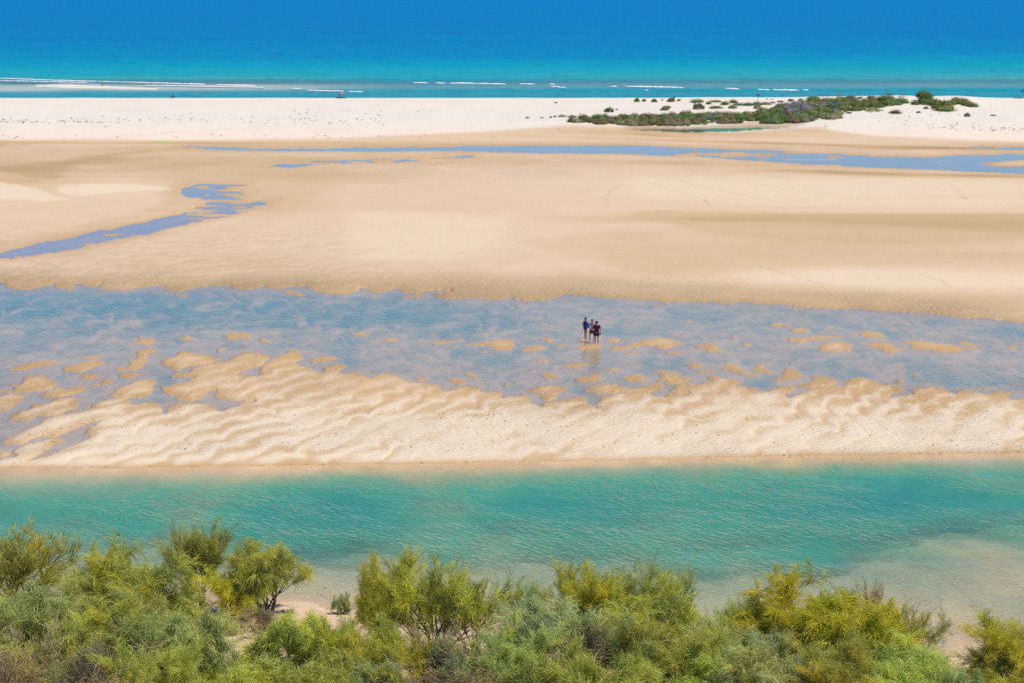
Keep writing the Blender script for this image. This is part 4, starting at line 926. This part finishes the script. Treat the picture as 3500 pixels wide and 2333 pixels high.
shrub(b[0] + 6, b[1], 40, 26, 'olive', 'green body at the foot of the open feathery bush', False, 'taller bushes on the dune skyline')
sky_bush(c[0], c[1], 34, 30, None, 'bare V-shaped twigs on the skyline right of the feathery bush', DEAD[0])
dd = sky_bush(d[0], d[1], 22, 28, None, 'dead dark snag on the skyline with a red scrap in its top', DEAD[1], cat='dead bush')
sky_bush(e[0], e[1], 26, 13, None, 'low bare black twigs on the skyline left of the red scrap', DEAD[0], cat='dead bush')

# ---------------------------------------------------------------- wrack and shells (uncountable specks)
def flakes(name, pts, smin, smax, mat, label, lift=.02, flat=.25, seed=3, zfix=None):
    rs = np.random.RandomState(seed); V = []; Fq = []
    for (U, Vv) in pts:
        x, y, z = on_ground(U, Vv, 1.0 if Vv < 460 else 0)
        if zfix is not None: z = zfix(z)
        s_ = rs.uniform(smin, smax); a = rs.uniform(0, 6.28); b_ = len(V)
        for k in range(5):
            an = a + 6.283 * k / 5; rr = s_ * rs.uniform(.4, 1) * .5
            V.append((x + rr * math.cos(an) * rs.uniform(1.0, 2.2), y + rr * math.sin(an), z + lift * .3))
        V.append((x, y, z + lift + s_ * flat))
        for k in range(5): Fq.append((b_ + k, b_ + (k + 1) % 5, b_ + 5))
    me = mesh_np(name, V, None, np.array(Fq), smooth=False); o = obj(name, me, mat); o['kind'] = 'stuff'; o['label'] = label; return o
rs = np.random.RandomState(8); pts = []
for (u0, u1, v, sv_, n) in [(0, 1300, 409, 5, 90), (0, 420, 418, 3, 70), (1000, 1900, 388, 8, 30), (700, 1200, 420, 5, 30), (0, 3500, 400, 25, 30), (3350, 3500, 442, 4, 40), (2900, 3450, 400, 20, 40), (0, 1700, 466, 6, 60), (3150, 3330, 436, 6, 30)]:
    for _ in range(n): pts.append((rs.uniform(u0, u1), rs.normal(v, sv_)))
pts = [p for p in pts if 336 < p[1] < 474]
WR = simple('dry_seaweed', (.17, .12, .08), .9, .1, .4, 4)
flakes('seaweed_wrack', pts, .12, .45, WR, 'dark bits of dry seaweed strewn over the white beach')
pts = []
for _ in range(170):
    u = rs.uniform(0, 3500); f_ = rs.rand(); lo = np.interp(u, [0, 1000, 1700, 3500], [1480, 1370, 1420, 1400])
    pts.append((u, lo + (1545 - lo) * f_))
for _ in range(20): pts.append((rs.uniform(1480, 1720), rs.normal(1415, 6)))
for _ in range(16): u = rs.uniform(200, 3500); pts.append((u, np.interp(u, *LAG_FAR) - 5))
flakes('seaweed_flecks', pts, .04, .13, WR, 'small dark flecks of weed on the pale sand bar')
SHL = simple('shell_white', (.80, .77, .70), .5, .4, .05, 6)
pts = [(rs.uniform(1000, 3500), 1) for _ in range(1500)]
pts = [(u, np.interp(u, *SHELF) + (np.interp(u, *NEAR_SHORE) - np.interp(u, *SHELF)) * rs.rand() ** .7) for u, _ in pts] + [(3162, 2013), (3370, 2028)]
flakes('shell_fragments', pts, .03, .09, SHL, 'white shell fragments on the bed of the shallow water', .01, .2, 5)

# ---------------------------------------------------------------- surf
def surf():
    V = []; Q = []; rs = np.random.RandomState(4)
    segs = [((0, 268), (190, 275), 2.2), ((190, 275), (430, 281), 1.4), ((200, 274.5), (330, 279), 1), ((430, 281), (640, 287), 2.6), ((640, 287), (700, 289), 4.5), ((740, 290), (800, 291), 2), ((770, 291), (872, 293.5), 4.6),
            ((1000, 303), (1030, 303.5), 1.6), ((1050, 309), (1175, 312), 1.6), ((1190, 313), (1240, 314), 1.4), ((0, 276), (300, 283), .9), ((500, 292), (900, 299), .9), ((1414, 283), (1461, 284), 3.5), ((1490, 284), (1522, 285), 3.5), ((1537, 285), (1628, 286), 5), ((1630, 286), (1727, 288), 4.4),
            ((1778, 287), (1828, 288), 3.6), ((1878, 288), (1896, 289), 4.5), ((1884, 297), (1912, 297), 2), ((1908, 299), (1934, 300), 1.6), ((2086, 296), (2110, 296), 3), ((2134, 294), (2140, 295), 6), ((2140, 296), (2335, 300), 4.8), ((2205, 308), (2216, 309), 2),
            ((2482, 303), (2526, 305), 4.5), ((2590, 306), (2610, 307), 3.5), ((2612, 307.5), (2630, 308), 6), ((2640, 307), (2668, 308), 3), ((2664, 308), (2730, 309), 5.5), ((2745, 308), (2765, 308), 2.5)]
    for (a, b_, hpx) in segs:
        n = max(4, int((b_[0] - a[0]) / 4)); base = len(V)
        for i in range(n + 1):
            t = i / n; u = a[0] + (b_[0] - a[0]) * t; v = a[1] + (b_[1] - a[1]) * t + rs.uniform(-.4, .4)
            x, y = unproj(u, v, SEA_Z); x = float(x); y = float(y); k = math.sin(math.pi * min(1, max(.0, t))) ** .4 * rs.uniform(.45, 1.1)
            m = hpx / F * y * k * .62
            for dy, z in ((-1.6 * rs.uniform(.4, 1.3), .02), (-.4, m * .7), (0, m), (.5, m * .5), (1.0, .02)): V.append((x, y + dy, SEA_Z + z + .01))
        for i in range(n):
            for k in range(4): p = base + i * 5 + k; Q.append((p, p + 5, p + 6, p + 1))
    return mesh_np('surf_foam', V, np.array(Q), smooth=False)
FO = simple('sea_foam', (.86, .88, .88), .7, .2, .06, 1.5)
o = obj('surf_foam', surf(), FO); o['kind'] = 'stuff'; o['label'] = 'thin white lines of breaking surf on the shallow sea'

# ---------------------------------------------------------------- people
def skin(name, verts, edges, mat, parent, sub=2):
    me = bpy.data.meshes.new(name); me.from_pydata([v[:3] for v in verts], edges, []); o = bpy.data.objects.new(name, me); COL.objects.link(o)
    m = o.modifiers.new('s', 'SKIN'); m.use_smooth_shade = True
    if not me.skin_vertices: 
        pass
    for i, v in enumerate(verts):
        sv = me.skin_vertices[0].data[i]; g = 1.0 if name == 'body' else 1.14; r = v[3] * g; sv.radius = (r, v[4] * g if len(v) > 4 else r); sv.use_root = (i == 0)
    o.modifiers.new('d', 'SUBSURF').levels = sub
    dg = bpy.context.evaluated_depsgraph_get(); dg.update(); nm = bpy.data.meshes.new_from_object(o.evaluated_get(dg))
    o.modifiers.clear(); o.data = nm; nm.name = name; nm.materials.clear(); nm.materials.append(mat)
    o.parent = parent; return o
def ellip(name, c, r, mat, parent, nu=14, nv=9, zmin=-1.0, rot=None):
    V = []; Q = []
    for j in range(nv + 1):
        ph_ = math.acos(1 - (1 - zmin) * j / nv)
        for i in range(nu):
            a = 6.28318 * i / nu; p = Vector((r[0] * math.sin(ph_) * math.cos(a), r[1] * math.sin(ph_) * math.sin(a), r[2] * math.cos(ph_)))
            if rot: p = Matrix.Rotation(rot[0], 3, rot[1]) @ p
            V.append(tuple(p + Vector(c)))
    for j in range(nv):
        for i in range(nu): k = (i + 1) % nu; Q.append((j * nu + i, (j + 1) * nu + i, (j + 1) * nu + k, j * nu + k))
    return obj(name, mesh_np(name, V, np.array(Q)), mat, parent)
SKIN = simple('skin_tanned', (.40, .21, .13), .55, .3, .06, 8); SKINP = simple('skin_pale', (.46, .27, .20), .55, .3, .06, 8)
def M(n, c, **k): return simple(n, c, .8, .2, .1, 10)
def thing(name, loc, label, cat, rz=0, group=None, sc=1):
    o = bpy.data.objects.new(name, None); COL.objects.link(o); o.location = loc; o.rotation_euler = (0, 0, rz); o.scale = (sc,) * 3
    o['label'] = label; o['category'] = cat
    if group: o['group'] = group
    return o
def body(root, mat, P, slim=1.0):
    """one continuous body grown over a skeleton; P gives the joints. x right, y away, z up"""
    s = slim
    v = [(0, 0, .92, .135 * s, .11), (0, .0, 1.08, .115 * s, .10), (0, .01, 1.27, .145 * s, .105), (0, .01, 1.42, .095 * s, .08), (0, .0, 1.50, .055, .055), (0, .015, 1.60, .085, .095), (0, .01, 1.70, .075, .085)]
    e = [(0, 1), (1, 2), (2, 3), (3, 4), (4, 5), (5, 6)]
    def chain(start, pts):
        k = start
        for p in pts: v.append(p); e.append((k, len(v) - 1)); k = len(v) - 1
        return k
    for side in ('L', 'R'):
        sh, el, wr = P['arm' + side]; sx = -1 if side == 'L' else 1
        w_ = chain(3, [(sh[0], sh[1], sh[2], .055), (el[0], el[1], el[2], .043), (wr[0], wr[1], wr[2], .030)])
        f = (Vector(wr) - Vector(el)).normalized(); up = Vector((0, 1, 0)) if abs(f.y) < .8 else Vector((0, 0, 1)); sd_2 = f.cross(up).normalized()
        pm_ = Vector(wr) + f * .06; v.append((pm_.x, pm_.y, pm_.z, .034, .018)); e.append((w_, len(v) - 1)); hand = len(v) - 1
        for k, (o_, ln) in enumerate(((-.024, .075), (-.008, .085), (.009, .08), (.024, .062))):
            a = pm_ + up * o_ + f * .035; b_ = a + f * ln * .5 + sd_2 * .012; c_ = b_ + f * ln * .35 + sd_2 * .03
            chain(hand, [(a.x, a.y, a.z, .009), (b_.x, b_.y, b_.z, .0085), (c_.x, c_.y, c_.z, .008)])
        t1 = Vector(wr) + f * .03 + up * .03; t2 = t1 + f * .04 + up * .018
        chain(w_, [(t1.x, t1.y, t1.z, .011), (t2.x, t2.y, t2.z, .0095)])
        hp, kn, an = P['leg' + side]
        chain(0, [(hp[0], hp[1], hp[2], .088 * s), (kn[0], kn[1], kn[2] + .12, .066 * s), (kn[0], kn[1], kn[2], .052), (kn[0] * .5 + an[0] * .5, kn[1] * .5 + an[1] * .5 - .015, kn[2] * .55 + an[2] * .45, .054), (an[0], an[1], an[2], .034),
                  (an[0], an[1] + .03, an[2] - .05, .036, .03), (an[0] + sx * .02, an[1] + .14, an[2] - .065, .038, .018)])
    return skin('body', v, e, mat, root)
def legs(a=0, b=0, lk=0): 
    return {'legL': ((-.10, 0, .86), (-.11, a * .5 + .02, .47), (-.10, a, .08)), 'legR': ((.10, 0, .86), (.11, b * .5 + .02, .47), (.10, b, .08 + lk))}
GP = 'three people wading in the channel'
def spot(U, V):
    x, y, z = on_ground(U, V, 0); return x, y, z
# woman with the blue bag
x, y, z = spot(2001, 1158)
wm = thing('person', (x, y, z - .0), 'woman in dark swimsuit with blonde bun and blue bag, left of three people', 'person', R(-35), GP, .97)
P = legs(.0, .06); P['armR'] = ((.17, 0, 1.40), (.22, -.10, 1.14), (.13, .10, 1.28)); P['armL'] = ((-.17, 0, 1.40), (-.24, -.02, 1.12), (-.27, .10, .90))
P['legL'] = ((-.07, 0, .86), (-.06, .02, .47), (-.05, .0, .08)); P['legR'] = ((.07, 0, .86), (.06, .05, .47), (.05, .05, .08))
body(wm, SKIN, P, .93)
skin('swimsuit', [(0, 0, .80, .17, .15), (0, 0, .94, .18, .15), (0, 0, 1.08, .145, .13), (0, .01, 1.27, .168, .14), (0, .01, 1.44, .12, .10), (-.09, -.01, .80, .12), (.09, -.01, .80, .12)], [(0, 1), (1, 2), (2, 3), (3, 4), (0, 5), (0, 6)], M('navy_swimsuit', (.012, .014, .035)), wm)
BLO = M('blonde_hair', (.50, .38, .20)); ellip('hair', (0, -.01, 1.665), (.098, .105, .115), M('brown_hair', (.11, .08, .05)), wm, zmin=-.4); ellip('hair_bun', (0.01, -.03, 1.80), (.062, .062, .065), BLO, wm)
ellip('nose', (0, .115, 1.60), (.014, .02, .02), SKIN, wm); ellip('ear', (.088, .01, 1.61), (.012, .02, .03), SKIN, wm); ellip('ear', (-.088, .01, 1.61), (.012, .02, .03), SKIN, wm)
bgm = M('blue_canvas', (.045, .05, .42)); bgd = M('dark_blue_canvas', (.02, .025, .18))
bag = thing('shoulder_bag', (x + .10, y - .20, z + .96), 'bright blue bag hanging at the back of the woman on the left', 'bag')
ellip('bag_body', (0, 0, .13), (.19, .13, .23), bgm, bag); ellip('bag_pocket', (.02, -.10, .08), (.12, .06, .12), bgm, bag); ellip('bag_flap', (0, -.01, .25), (.17, .12, .10), bgd, bag, zmin=0)
T = Tubes(); T.add([Vector((-.10, -.05, .28)), Vector((-.08, .02, .42)), Vector((.02, .16, .50)), Vector((.10, .12, .30))], [.018] * 4, 4); obj('bag_strap', T.mesh('bag_strap'), bgd, bag)
T = Tubes(); T.add([Vector((0, 0, .62)), Vector((-.12, 0, .34)), Vector((-.25, 0, .06))], [.014, .014, .012], 6)
st = obj('walking_stick', T.mesh('walking_stick'), M('black_stick', (.02, .02, .025))); st.location = (x - .14, y - .06, z + .28); st['label'] = 'thin black stick held low behind the woman on the left'; st['category'] = 'stick'
# man with the blue cap
x, y, z = spot(2024, 1168)
mm = thing('person', (x, y, z), 'shirtless man with blue cap and dark shorts, middle of three people', 'person', R(5), GP, 1.0)
P = {'legL': ((-.10, 0, .87), (-.15, .12, .48), (-.16, .30, .09)), 'legR': ((.10, 0, .87), (.12, -.02, .47), (.12, -.08, .08)), 'armR': ((.19, 0, 1.42), (.34, .02, 1.24), (.24, .08, 1.46)), 'armL': ((-.19, 0, 1.42), (-.22, .02, 1.14), (-.16, .12, .95))}
body(mm, SKINP, P, 1.0)
skin('shorts', [(0, 0, .95, .158, .13), (-.10, 0, .82, .108), (.10, 0, .82, .108), (-.125, .06, .62, .10), (.112, 0, .60, .10)], [(0, 1), (0, 2), (1, 3), (2, 4)], M('black_shorts', (.012, .013, .03)), mm)
ellip('cap', (0, .0, 1.69), (.105, .115, .105), M('blue_cap', (.06, .13, .28)), mm, zmin=-.15); ellip('cap_brim', (0, .13, 1.67), (.07, .07, .012), M('blue_cap_brim', (.05, .10, .24)), mm)
ellip('nose', (0, .115, 1.60), (.014, .02, .02), SKINP, mm); ellip('ear', (.088, .01, 1.61), (.012, .02, .03), SKINP, mm); ellip('ear', (-.088, .01, 1.61), (.012, .02, .03), SKINP, mm)
# man with striped shirt
x, y, z = spot(2039, 1175)
rm = thing('person', (x, y, z), 'dark-haired man in maroon and navy striped shirt and black shorts, right of three people', 'person', R(-4), GP, 1.0)
P = {'legL': ((-.10, 0, .87), (-.105, .03, .47), (-.11, -.02, .08)), 'legR': ((.10, 0, .87), (.11, .04, .47), (.10, .04, .08)), 'armR': ((.20, 0, 1.41), (.27, -.03, 1.12), (.27, .12, .94)), 'armL': ((-.20, 0, 1.41), (-.26, -.02, 1.13), (-.20, .15, 1.02))}
body(rm, SKIN, P, 1.05)
def stripes():
    m, t, N = newmat('striped_jersey'); tc = N('ShaderNodeTexCoord'); sx = N('ShaderNodeSeparateXYZ'); L(t, tc.outputs['Object'], sx.inputs[0])
    rp = N('ShaderNodeValToRGB'); rp.color_ramp.interpolation = 'CONSTANT'; e = rp.color_ramp.elements
    cs = [(0, (.02, .015, .03)), (.10, (.12, .01, .04)), (.28, (.02, .02, .05)), (.38, (.16, .012, .05)), (.62, (.025, .03, .07)), (.72, (.14, .01, .045)), (.86, (.05, .09, .16)), (.95, (.35, .48, .55))]
    e[0].position, e[0].color = cs[0][0], cs[0][1] + (1,); e[1].position, e[1].color = cs[1][0], cs[1][1] + (1,)
    for p, c_ in cs[2:]: q = e.new(p); q.color = c_ + (1,)
    mr = N('ShaderNodeMapRange'); mr.inputs['From Min'].default_value = .84; mr.inputs['From Max'].default_value = 1.52; L(t, sx.outputs[2], mr.inputs['Value']); L(t, mr.outputs[0], rp.inputs[0])
    b = N('ShaderNodeBsdfDiffuse'); L(t, rp.outputs[0], b.inputs[0]); o = N('ShaderNodeOutputMaterial'); L(t, b.outputs[0], o.inputs[0]); return m
skin('shirt', [(0, 0, .86, .185, .15), (0, 0, 1.08, .17, .14), (0, .01, 1.30, .18, .135), (0, .01, 1.43, .12, .10), (-.20, 0, 1.40, .085), (-.25, -.02, 1.20, .075), (.20, 0, 1.40, .085), (.26, -.03, 1.20, .075), (0, 0, 1.50, .075)],
     [(0, 1), (1, 2), (2, 3), (3, 4), (4, 5), (3, 6), (6, 7), (3, 8)], stripes(), rm)
skin('shorts', [(0, 0, .92, .17, .14), (-.10, 0, .80, .12), (.10, 0, .80, .12), (-.11, .02, .58, .108), (.115, .02, .58, .108)], [(0, 1), (0, 2), (1, 3), (2, 4)], M('black_shorts_2', (.008, .008, .012)), rm)
ellip('hair', (0, -.005, 1.67), (.102, .112, .12), M('black_hair', (.018, .014, .013)), rm, zmin=-.5)
ellip('nose', (0, .115, 1.60), (.014, .02, .02), SKIN, rm); ellip('ear', (.09, .01, 1.61), (.012, .02, .03), SKIN, rm); ellip('ear', (-.09, .01, 1.61), (.012, .02, .03), SKIN, rm)
hb = thing('hand_bag', (x + .30, y + .06, z + .80), 'small dark pouch with pale strap by the right hand of the striped-shirt man', 'pouch')
ellip('pouch_body', (0, 0, 0), (.055, .05, .08), M('dark_cloth', (.02, .02, .04)), hb); ellip('pouch_band', (0, 0, .075), (.06, .055, .03), M('pale_cloth', (.55, .60, .68)), hb)
# far walker on the sand spit
x, y = unproj(350, 297.5, SEA_Z + .06); x, y = float(x), float(y)
fw = thing('person', (x, y, SEA_Z + .04), 'far walker in white shirt and dark shorts on the sand spit in the sea', 'person', R(80), None, 1.0)
P = {'legL': ((-.09, 0, .87), (-.09, .12, .48), (-.09, .10, .08)), 'legR': ((.09, 0, .87), (.10, -.04, .47), (.10, -.14, .08)), 'armR': ((.19, 0, 1.41), (.23, -.08, 1.14), (.22, .02, .92)), 'armL': ((-.19, 0, 1.41), (-.23, -.05, 1.14), (-.22, .10, .92))}
body(fw, SKIN, P)
skin('shirt', [(0, 0, .90, .18, .15), (0, 0, 1.12, .165, .14), (0, .01, 1.34, .175, .135), (0, .01, 1.44, .11, .10), (-.20, 0, 1.38, .085), (-.24, -.03, 1.18, .07), (.20, 0, 1.38, .085), (.24, -.04, 1.18, .07)], [(0, 1), (1, 2), (2, 3), (3, 4), (4, 5), (3, 6), (6, 7)], M('white_shirt', (.72, .72, .80)), fw)
skin('shorts', [(0, 0, .92, .165, .14), (-.10, 0, .80, .12), (.10, 0, .80, .12), (-.10, .05, .56, .10), (.11, -.02, .56, .10)], [(0, 1), (0, 2), (1, 3), (2, 4)], M('navy_shorts', (.02, .035, .06)), fw)
ellip('hair', (0, -.005, 1.69), (.098, .108, .10), M('grey_brown_hair', (.18, .12, .10)), fw, zmin=-.2)
# seated person behind the crest
def crest(U): 
    """a point on the seaward lip of the beach seen at column U"""
    yy = 413.0; cz = yy * cp + (CAMZ - 2) * sp_; xx = (U - 1750) / F * cz
    return xx, yy, Hgt(xx, yy)
x, y, z = crest(593)
sp = thing('person', (x, y, z), 'lone person in dark clothes sitting on the far edge of the white beach', 'person', R(60))
P = {'legL': ((-.10, .05, .12), (-.12, .40, .45), (-.12, .62, .06)), 'legR': ((.10, .05, .12), (.12, .40, .45), (.12, .62, .06))}
v = [(0, 0, .13, .15, .13), (0, .02, .32, .13, .11), (0, .06, .52, .15, .11), (0, .09, .64, .09, .08), (0, .11, .72, .05), (0, .13, .84, .09, .10)]; e = [(0, 1), (1, 2), (2, 3), (3, 4), (4, 5)]
for sx in (-1, 1):
    n0 = len(v); v += [(sx * .11, .10, .16, .09), (sx * .13, .40, .46, .065), (sx * .13, .55, .10, .04), (sx * .13, .68, .04, .035)]; e += [(0, n0), (n0, n0 + 1), (n0 + 1, n0 + 2), (n0 + 2, n0 + 3)]
    n0 = len(v); v += [(sx * .19, .07, .62, .05), (sx * .24, .22, .42, .04), (sx * .10, .42, .44, .032)]; e += [(3, n0), (n0, n0 + 1), (n0 + 1, n0 + 2)]
skin('body', v, e, SKIN, sp); skin('shirt', [(0, 0, .15, .175, .15), (0, .02, .34, .155, .13), (0, .06, .54, .175, .13), (0, .09, .64, .10, .09), (-.2, .07, .60, .07), (.2, .07, .60, .07)], [(0, 1), (1, 2), (2, 3), (3, 4), (3, 5)], M('dark_blue_shirt', (.02, .03, .09)), sp)
ellip('hair', (0, .12, .90), (.10, .11, .10), M('dark_hair', (.02, .015, .015)), sp, zmin=-.3)
# umbrella camp on the crest
def umbrella(loc, label, mats, tilt, rad, h, name='beach_umbrella'):
    u = thing(name, loc, label, 'umbrella')
    T = Tubes(); T.add([Vector((0, 0, -.2)), Vector((0, 0, h))], [.02, .02], 6); p = obj('pole', T.mesh('pole'), M('pole_grey', (.35, .33, .35)), u)
    rot = Matrix.Rotation(tilt, 3, 'Y') @ Matrix.Rotation(R(12), 3, 'X'); n = 8
    for k in range(n):
        V = []; Q = []; ns = 4
        for j in range(ns + 1):
            t = j / ns; rr = rad * math.sin(t * 1.15) / math.sin(1.15); zz = rad * .42 * math.cos(t * 1.35)
            for i in range(3):
                a = 2 * math.pi * (k + i / 2) / n; dip = -.02 * rad * t if i == 1 else 0
                for off in (0, -.012): q = rot @ Vector((rr * math.cos(a), rr * math.sin(a), zz + dip + off)); V.append(tuple(q + Vector((0, 0, h - rad * .30))))
        for j in range(ns):
            for i in range(2):
                a_, b_ = (j * 3 + i) * 2, (j * 3 + i + 1) * 2; c_, d_ = ((j + 1) * 3 + i) * 2, ((j + 1) * 3 + i + 1) * 2
                Q += [(a_, c_, d_, b_), (a_ + 1, b_ + 1, d_ + 1, c_ + 1)]
        obj('canopy_panel', mesh_np('canopy_panel', V, np.array(Q), smooth=False), mats[k % len(mats)], u)
    p.rotation_euler = (R(-12) * 0, tilt, 0); return u
x, y, z = crest(1166)
umbrella((x, y, z), 'tilted maroon and grey beach umbrella on the far edge of the white beach', [M('canopy_grey', (.40, .33, .36)), M('canopy_maroon', (.22, .13, .16))], R(-24), .80, 1.15)
up_ = thing('person', (x - .35, y - .1, z), 'person lying in the shade under the tilted beach umbrella', 'person', R(90))
skin('body', [(0, 0, .12, .14, .10), (0, .3, .16, .14, .10), (0, .5, .24, .08), (0, .66, .36, .095), (.1, -.35, .26, .08), (.1, -.7, .06, .05), (-.1, -.4, .12, .08), (-.1, -.8, .06, .05), (.2, .4, .12, .05), (.25, .1, .06, .04), (-.2, .4, .12, .05), (-.25, .1, .06, .04)],
     [(0, 1), (1, 2), (2, 3), (0, 4), (4, 5), (0, 6), (6, 7), (1, 8), (8, 9), (1, 10), (10, 11)], M('shaded_skin', (.10, .07, .07)), up_)  # umbrella shade painted into the skin colour
ellip('hair', (0, .68, .41), (.10, .11, .08), M('hair_black_far', (.015, .012, .012)), up_)
b3 = thing('beach_bag', (x + .62, y - .1, z), 'dark beach bag beside the tilted umbrella', 'bag'); ellip('bag_body', (0, 0, .10), (.22, .12, .13), M('bag_black', (.03, .03, .05)), b3); ellip('bag_flap', (0, 0, .16), (.20, .10, .08), M('bag_navy', (.05, .05, .09)), b3, zmin=0)
T = Tubes(); T.add([Vector((0, 0, -.1)), Vector((.0, 0, .9))], [.015, .012], 5); pr = obj('fishing_rod', T.mesh('fishing_rod'), M('rod_brown', (.14, .07, .06))); pr.location = (x + 1.0, y, z); pr['label'] = 'thin upright rod stuck in the sand right of the tilted umbrella'; pr['category'] = 'rod'
tw = obj('towel', mesh_np('towel', [(-.5, -.25, .02), (.5, -.25, .02), (.5, .25, .03), (-.5, .25, .03), (-.5, -.25, .0), (.5, -.25, .0), (.5, .25, .0), (-.5, .25, .0)], np.array([(0, 1, 2, 3), (0, 4, 5, 1), (1, 5, 6, 2), (2, 6, 7, 3), (3, 7, 4, 0)]), smooth=False), M('towel_peach', (.70, .45, .30)))
tw.location = (x + .95, y - .4, z); tw['label'] = 'peach towel on the sand right of the tilted umbrella'; tw['category'] = 'towel'
# camp at the right edge
x, y, z = crest(3498)
umbrella((x, y, z), 'blue beach umbrella cut by the right edge of the photo', [M('canopy_blue', (.01, .07, .42)), M('canopy_blue_2', (.012, .09, .50))], R(4), .75, 1.6)
wb = thing('windbreak', (x - .05, y - .6, z), 'grey cloth windbreak under the blue umbrella', 'windbreak')
def box(name, c, s_, mat, par):
    V = [(c[0] + i * s_[0] / 2, c[1] + j * s_[1] / 2, c[2] + k * s_[2] / 2) for i in (-1, 1) for j in (-1, 1) for k in (-1, 1)]
    return obj(name, mesh_np(name, V, np.array([(0, 1, 3, 2), (4, 6, 7, 5), (0, 4, 5, 1), (2, 3, 7, 6), (0, 2, 6, 4), (1, 5, 7, 3)]), smooth=False), mat, par)
box('cloth', (.5, 0, .46), (1.1, .03, .62), M('windbreak_grey', (.13, .12, .16)), wb); box('cloth_band', (.5, 0, .86), (1.1, .032, .16), M('windbreak_pale', (.40, .45, .55)), wb)
for k in (0, 1): box('post', (-.06 + 1.12 * k, 0, .48), (.03, .03, 1.1), M('post_wood', (.25, .18, .12)), wb)
sb = thing('person', (x - 1.35, y - .3, z), 'sunbather in red lying on the sand left of the blue umbrella', 'person', R(-90))
skin('body', [(0, 0, .10, .13, .10), (0, .3, .12, .13, .10), (0, .5, .15, .07), (0, .64, .18, .09), (.1, -.35, .22, .08), (.1, -.7, .06, .05), (-.1, -.4, .10, .08), (-.1, -.8, .06, .05), (.2, .4, .10, .05), (.25, .1, .05, .04), (-.2, .4, .10, .05), (-.25, .1, .05, .04)],
     [(0, 1), (1, 2), (2, 3), (0, 4), (4, 5), (0, 6), (6, 7), (1, 8), (8, 9), (1, 10), (10, 11)], SKINP, sb)
ellip('swimsuit', (0, .08, .12), (.16, .28, .12), M('red_swimsuit', (.30, .03, .06)), sb); ellip('hair', (0, .68, .20), (.10, .10, .09), M('hair_brown_far', (.08, .05, .03)), sb)
b4 = thing('beach_bag', (x - .72, y - .3, z), 'small navy bag between the sunbather and the windbreak', 'bag'); ellip('bag_body', (0, 0, .08), (.16, .10, .11), M('bag_navy_2', (.02, .02, .10)), b4); ellip('bag_flap', (0, 0, .13), (.15, .09, .07), M('bag_navy_3', (.03, .03, .12)), b4, zmin=0)
# brown sign among the dune plants
U_, V_ = cM((2067, 165))[0]; x, y, z = on_ground(U_, V_, 1.5); k = math.hypot(y, CAMZ) / F
sg = thing('information_sign', (x, y, z - .2), 'small brown sign on a post among the dune shrubs', 'sign')
hp = (165 - 108) / 2.614 * k + .2
box('post', (0, 0, hp / 2), (.07, .07, hp), M('sign_post', (.22, .17, .15)), sg)
box('sign_board', (0, -.05, hp - .22), (9.5 * k, .04, 5.2 * k), M('sign_brown', (.16, .022, .02)), sg)
box('sign_frame', (0, -.075, hp - .22 - 2.45 * k), (9.6 * k, .02, .05), M('sign_dark', (.06, .02, .015)), sg)
box('pictogram', (.02, -.078, hp - .20), (.07, .01, .16), M('sign_white', (.6, .5, .5)), sg)
# red scrap in the dead snag
rc = obj('red_cloth', mesh_np('red_cloth', [(-.16, 0, .0), (.02, -.05, .05), (.18, .03, -.02), (.20, 0, .17), (.05, -.04, .26), (-.15, .03, .20), (-.02, -.10, .12)], None, np.array([(0, 1, 6), (1, 2, 6), (2, 3, 6), (3, 4, 6), (4, 5, 6), (5, 0, 6)]), smooth=False), M('red_plastic', (.65, .03, .05)))
rc.location = (dd.location[0] + .02, dd.location[1] - .25, dd.location[2] + 22 / F * dd.location[1]); rc['label'] = 'red scrap caught in the top of the dead snag'; rc['category'] = 'scrap'
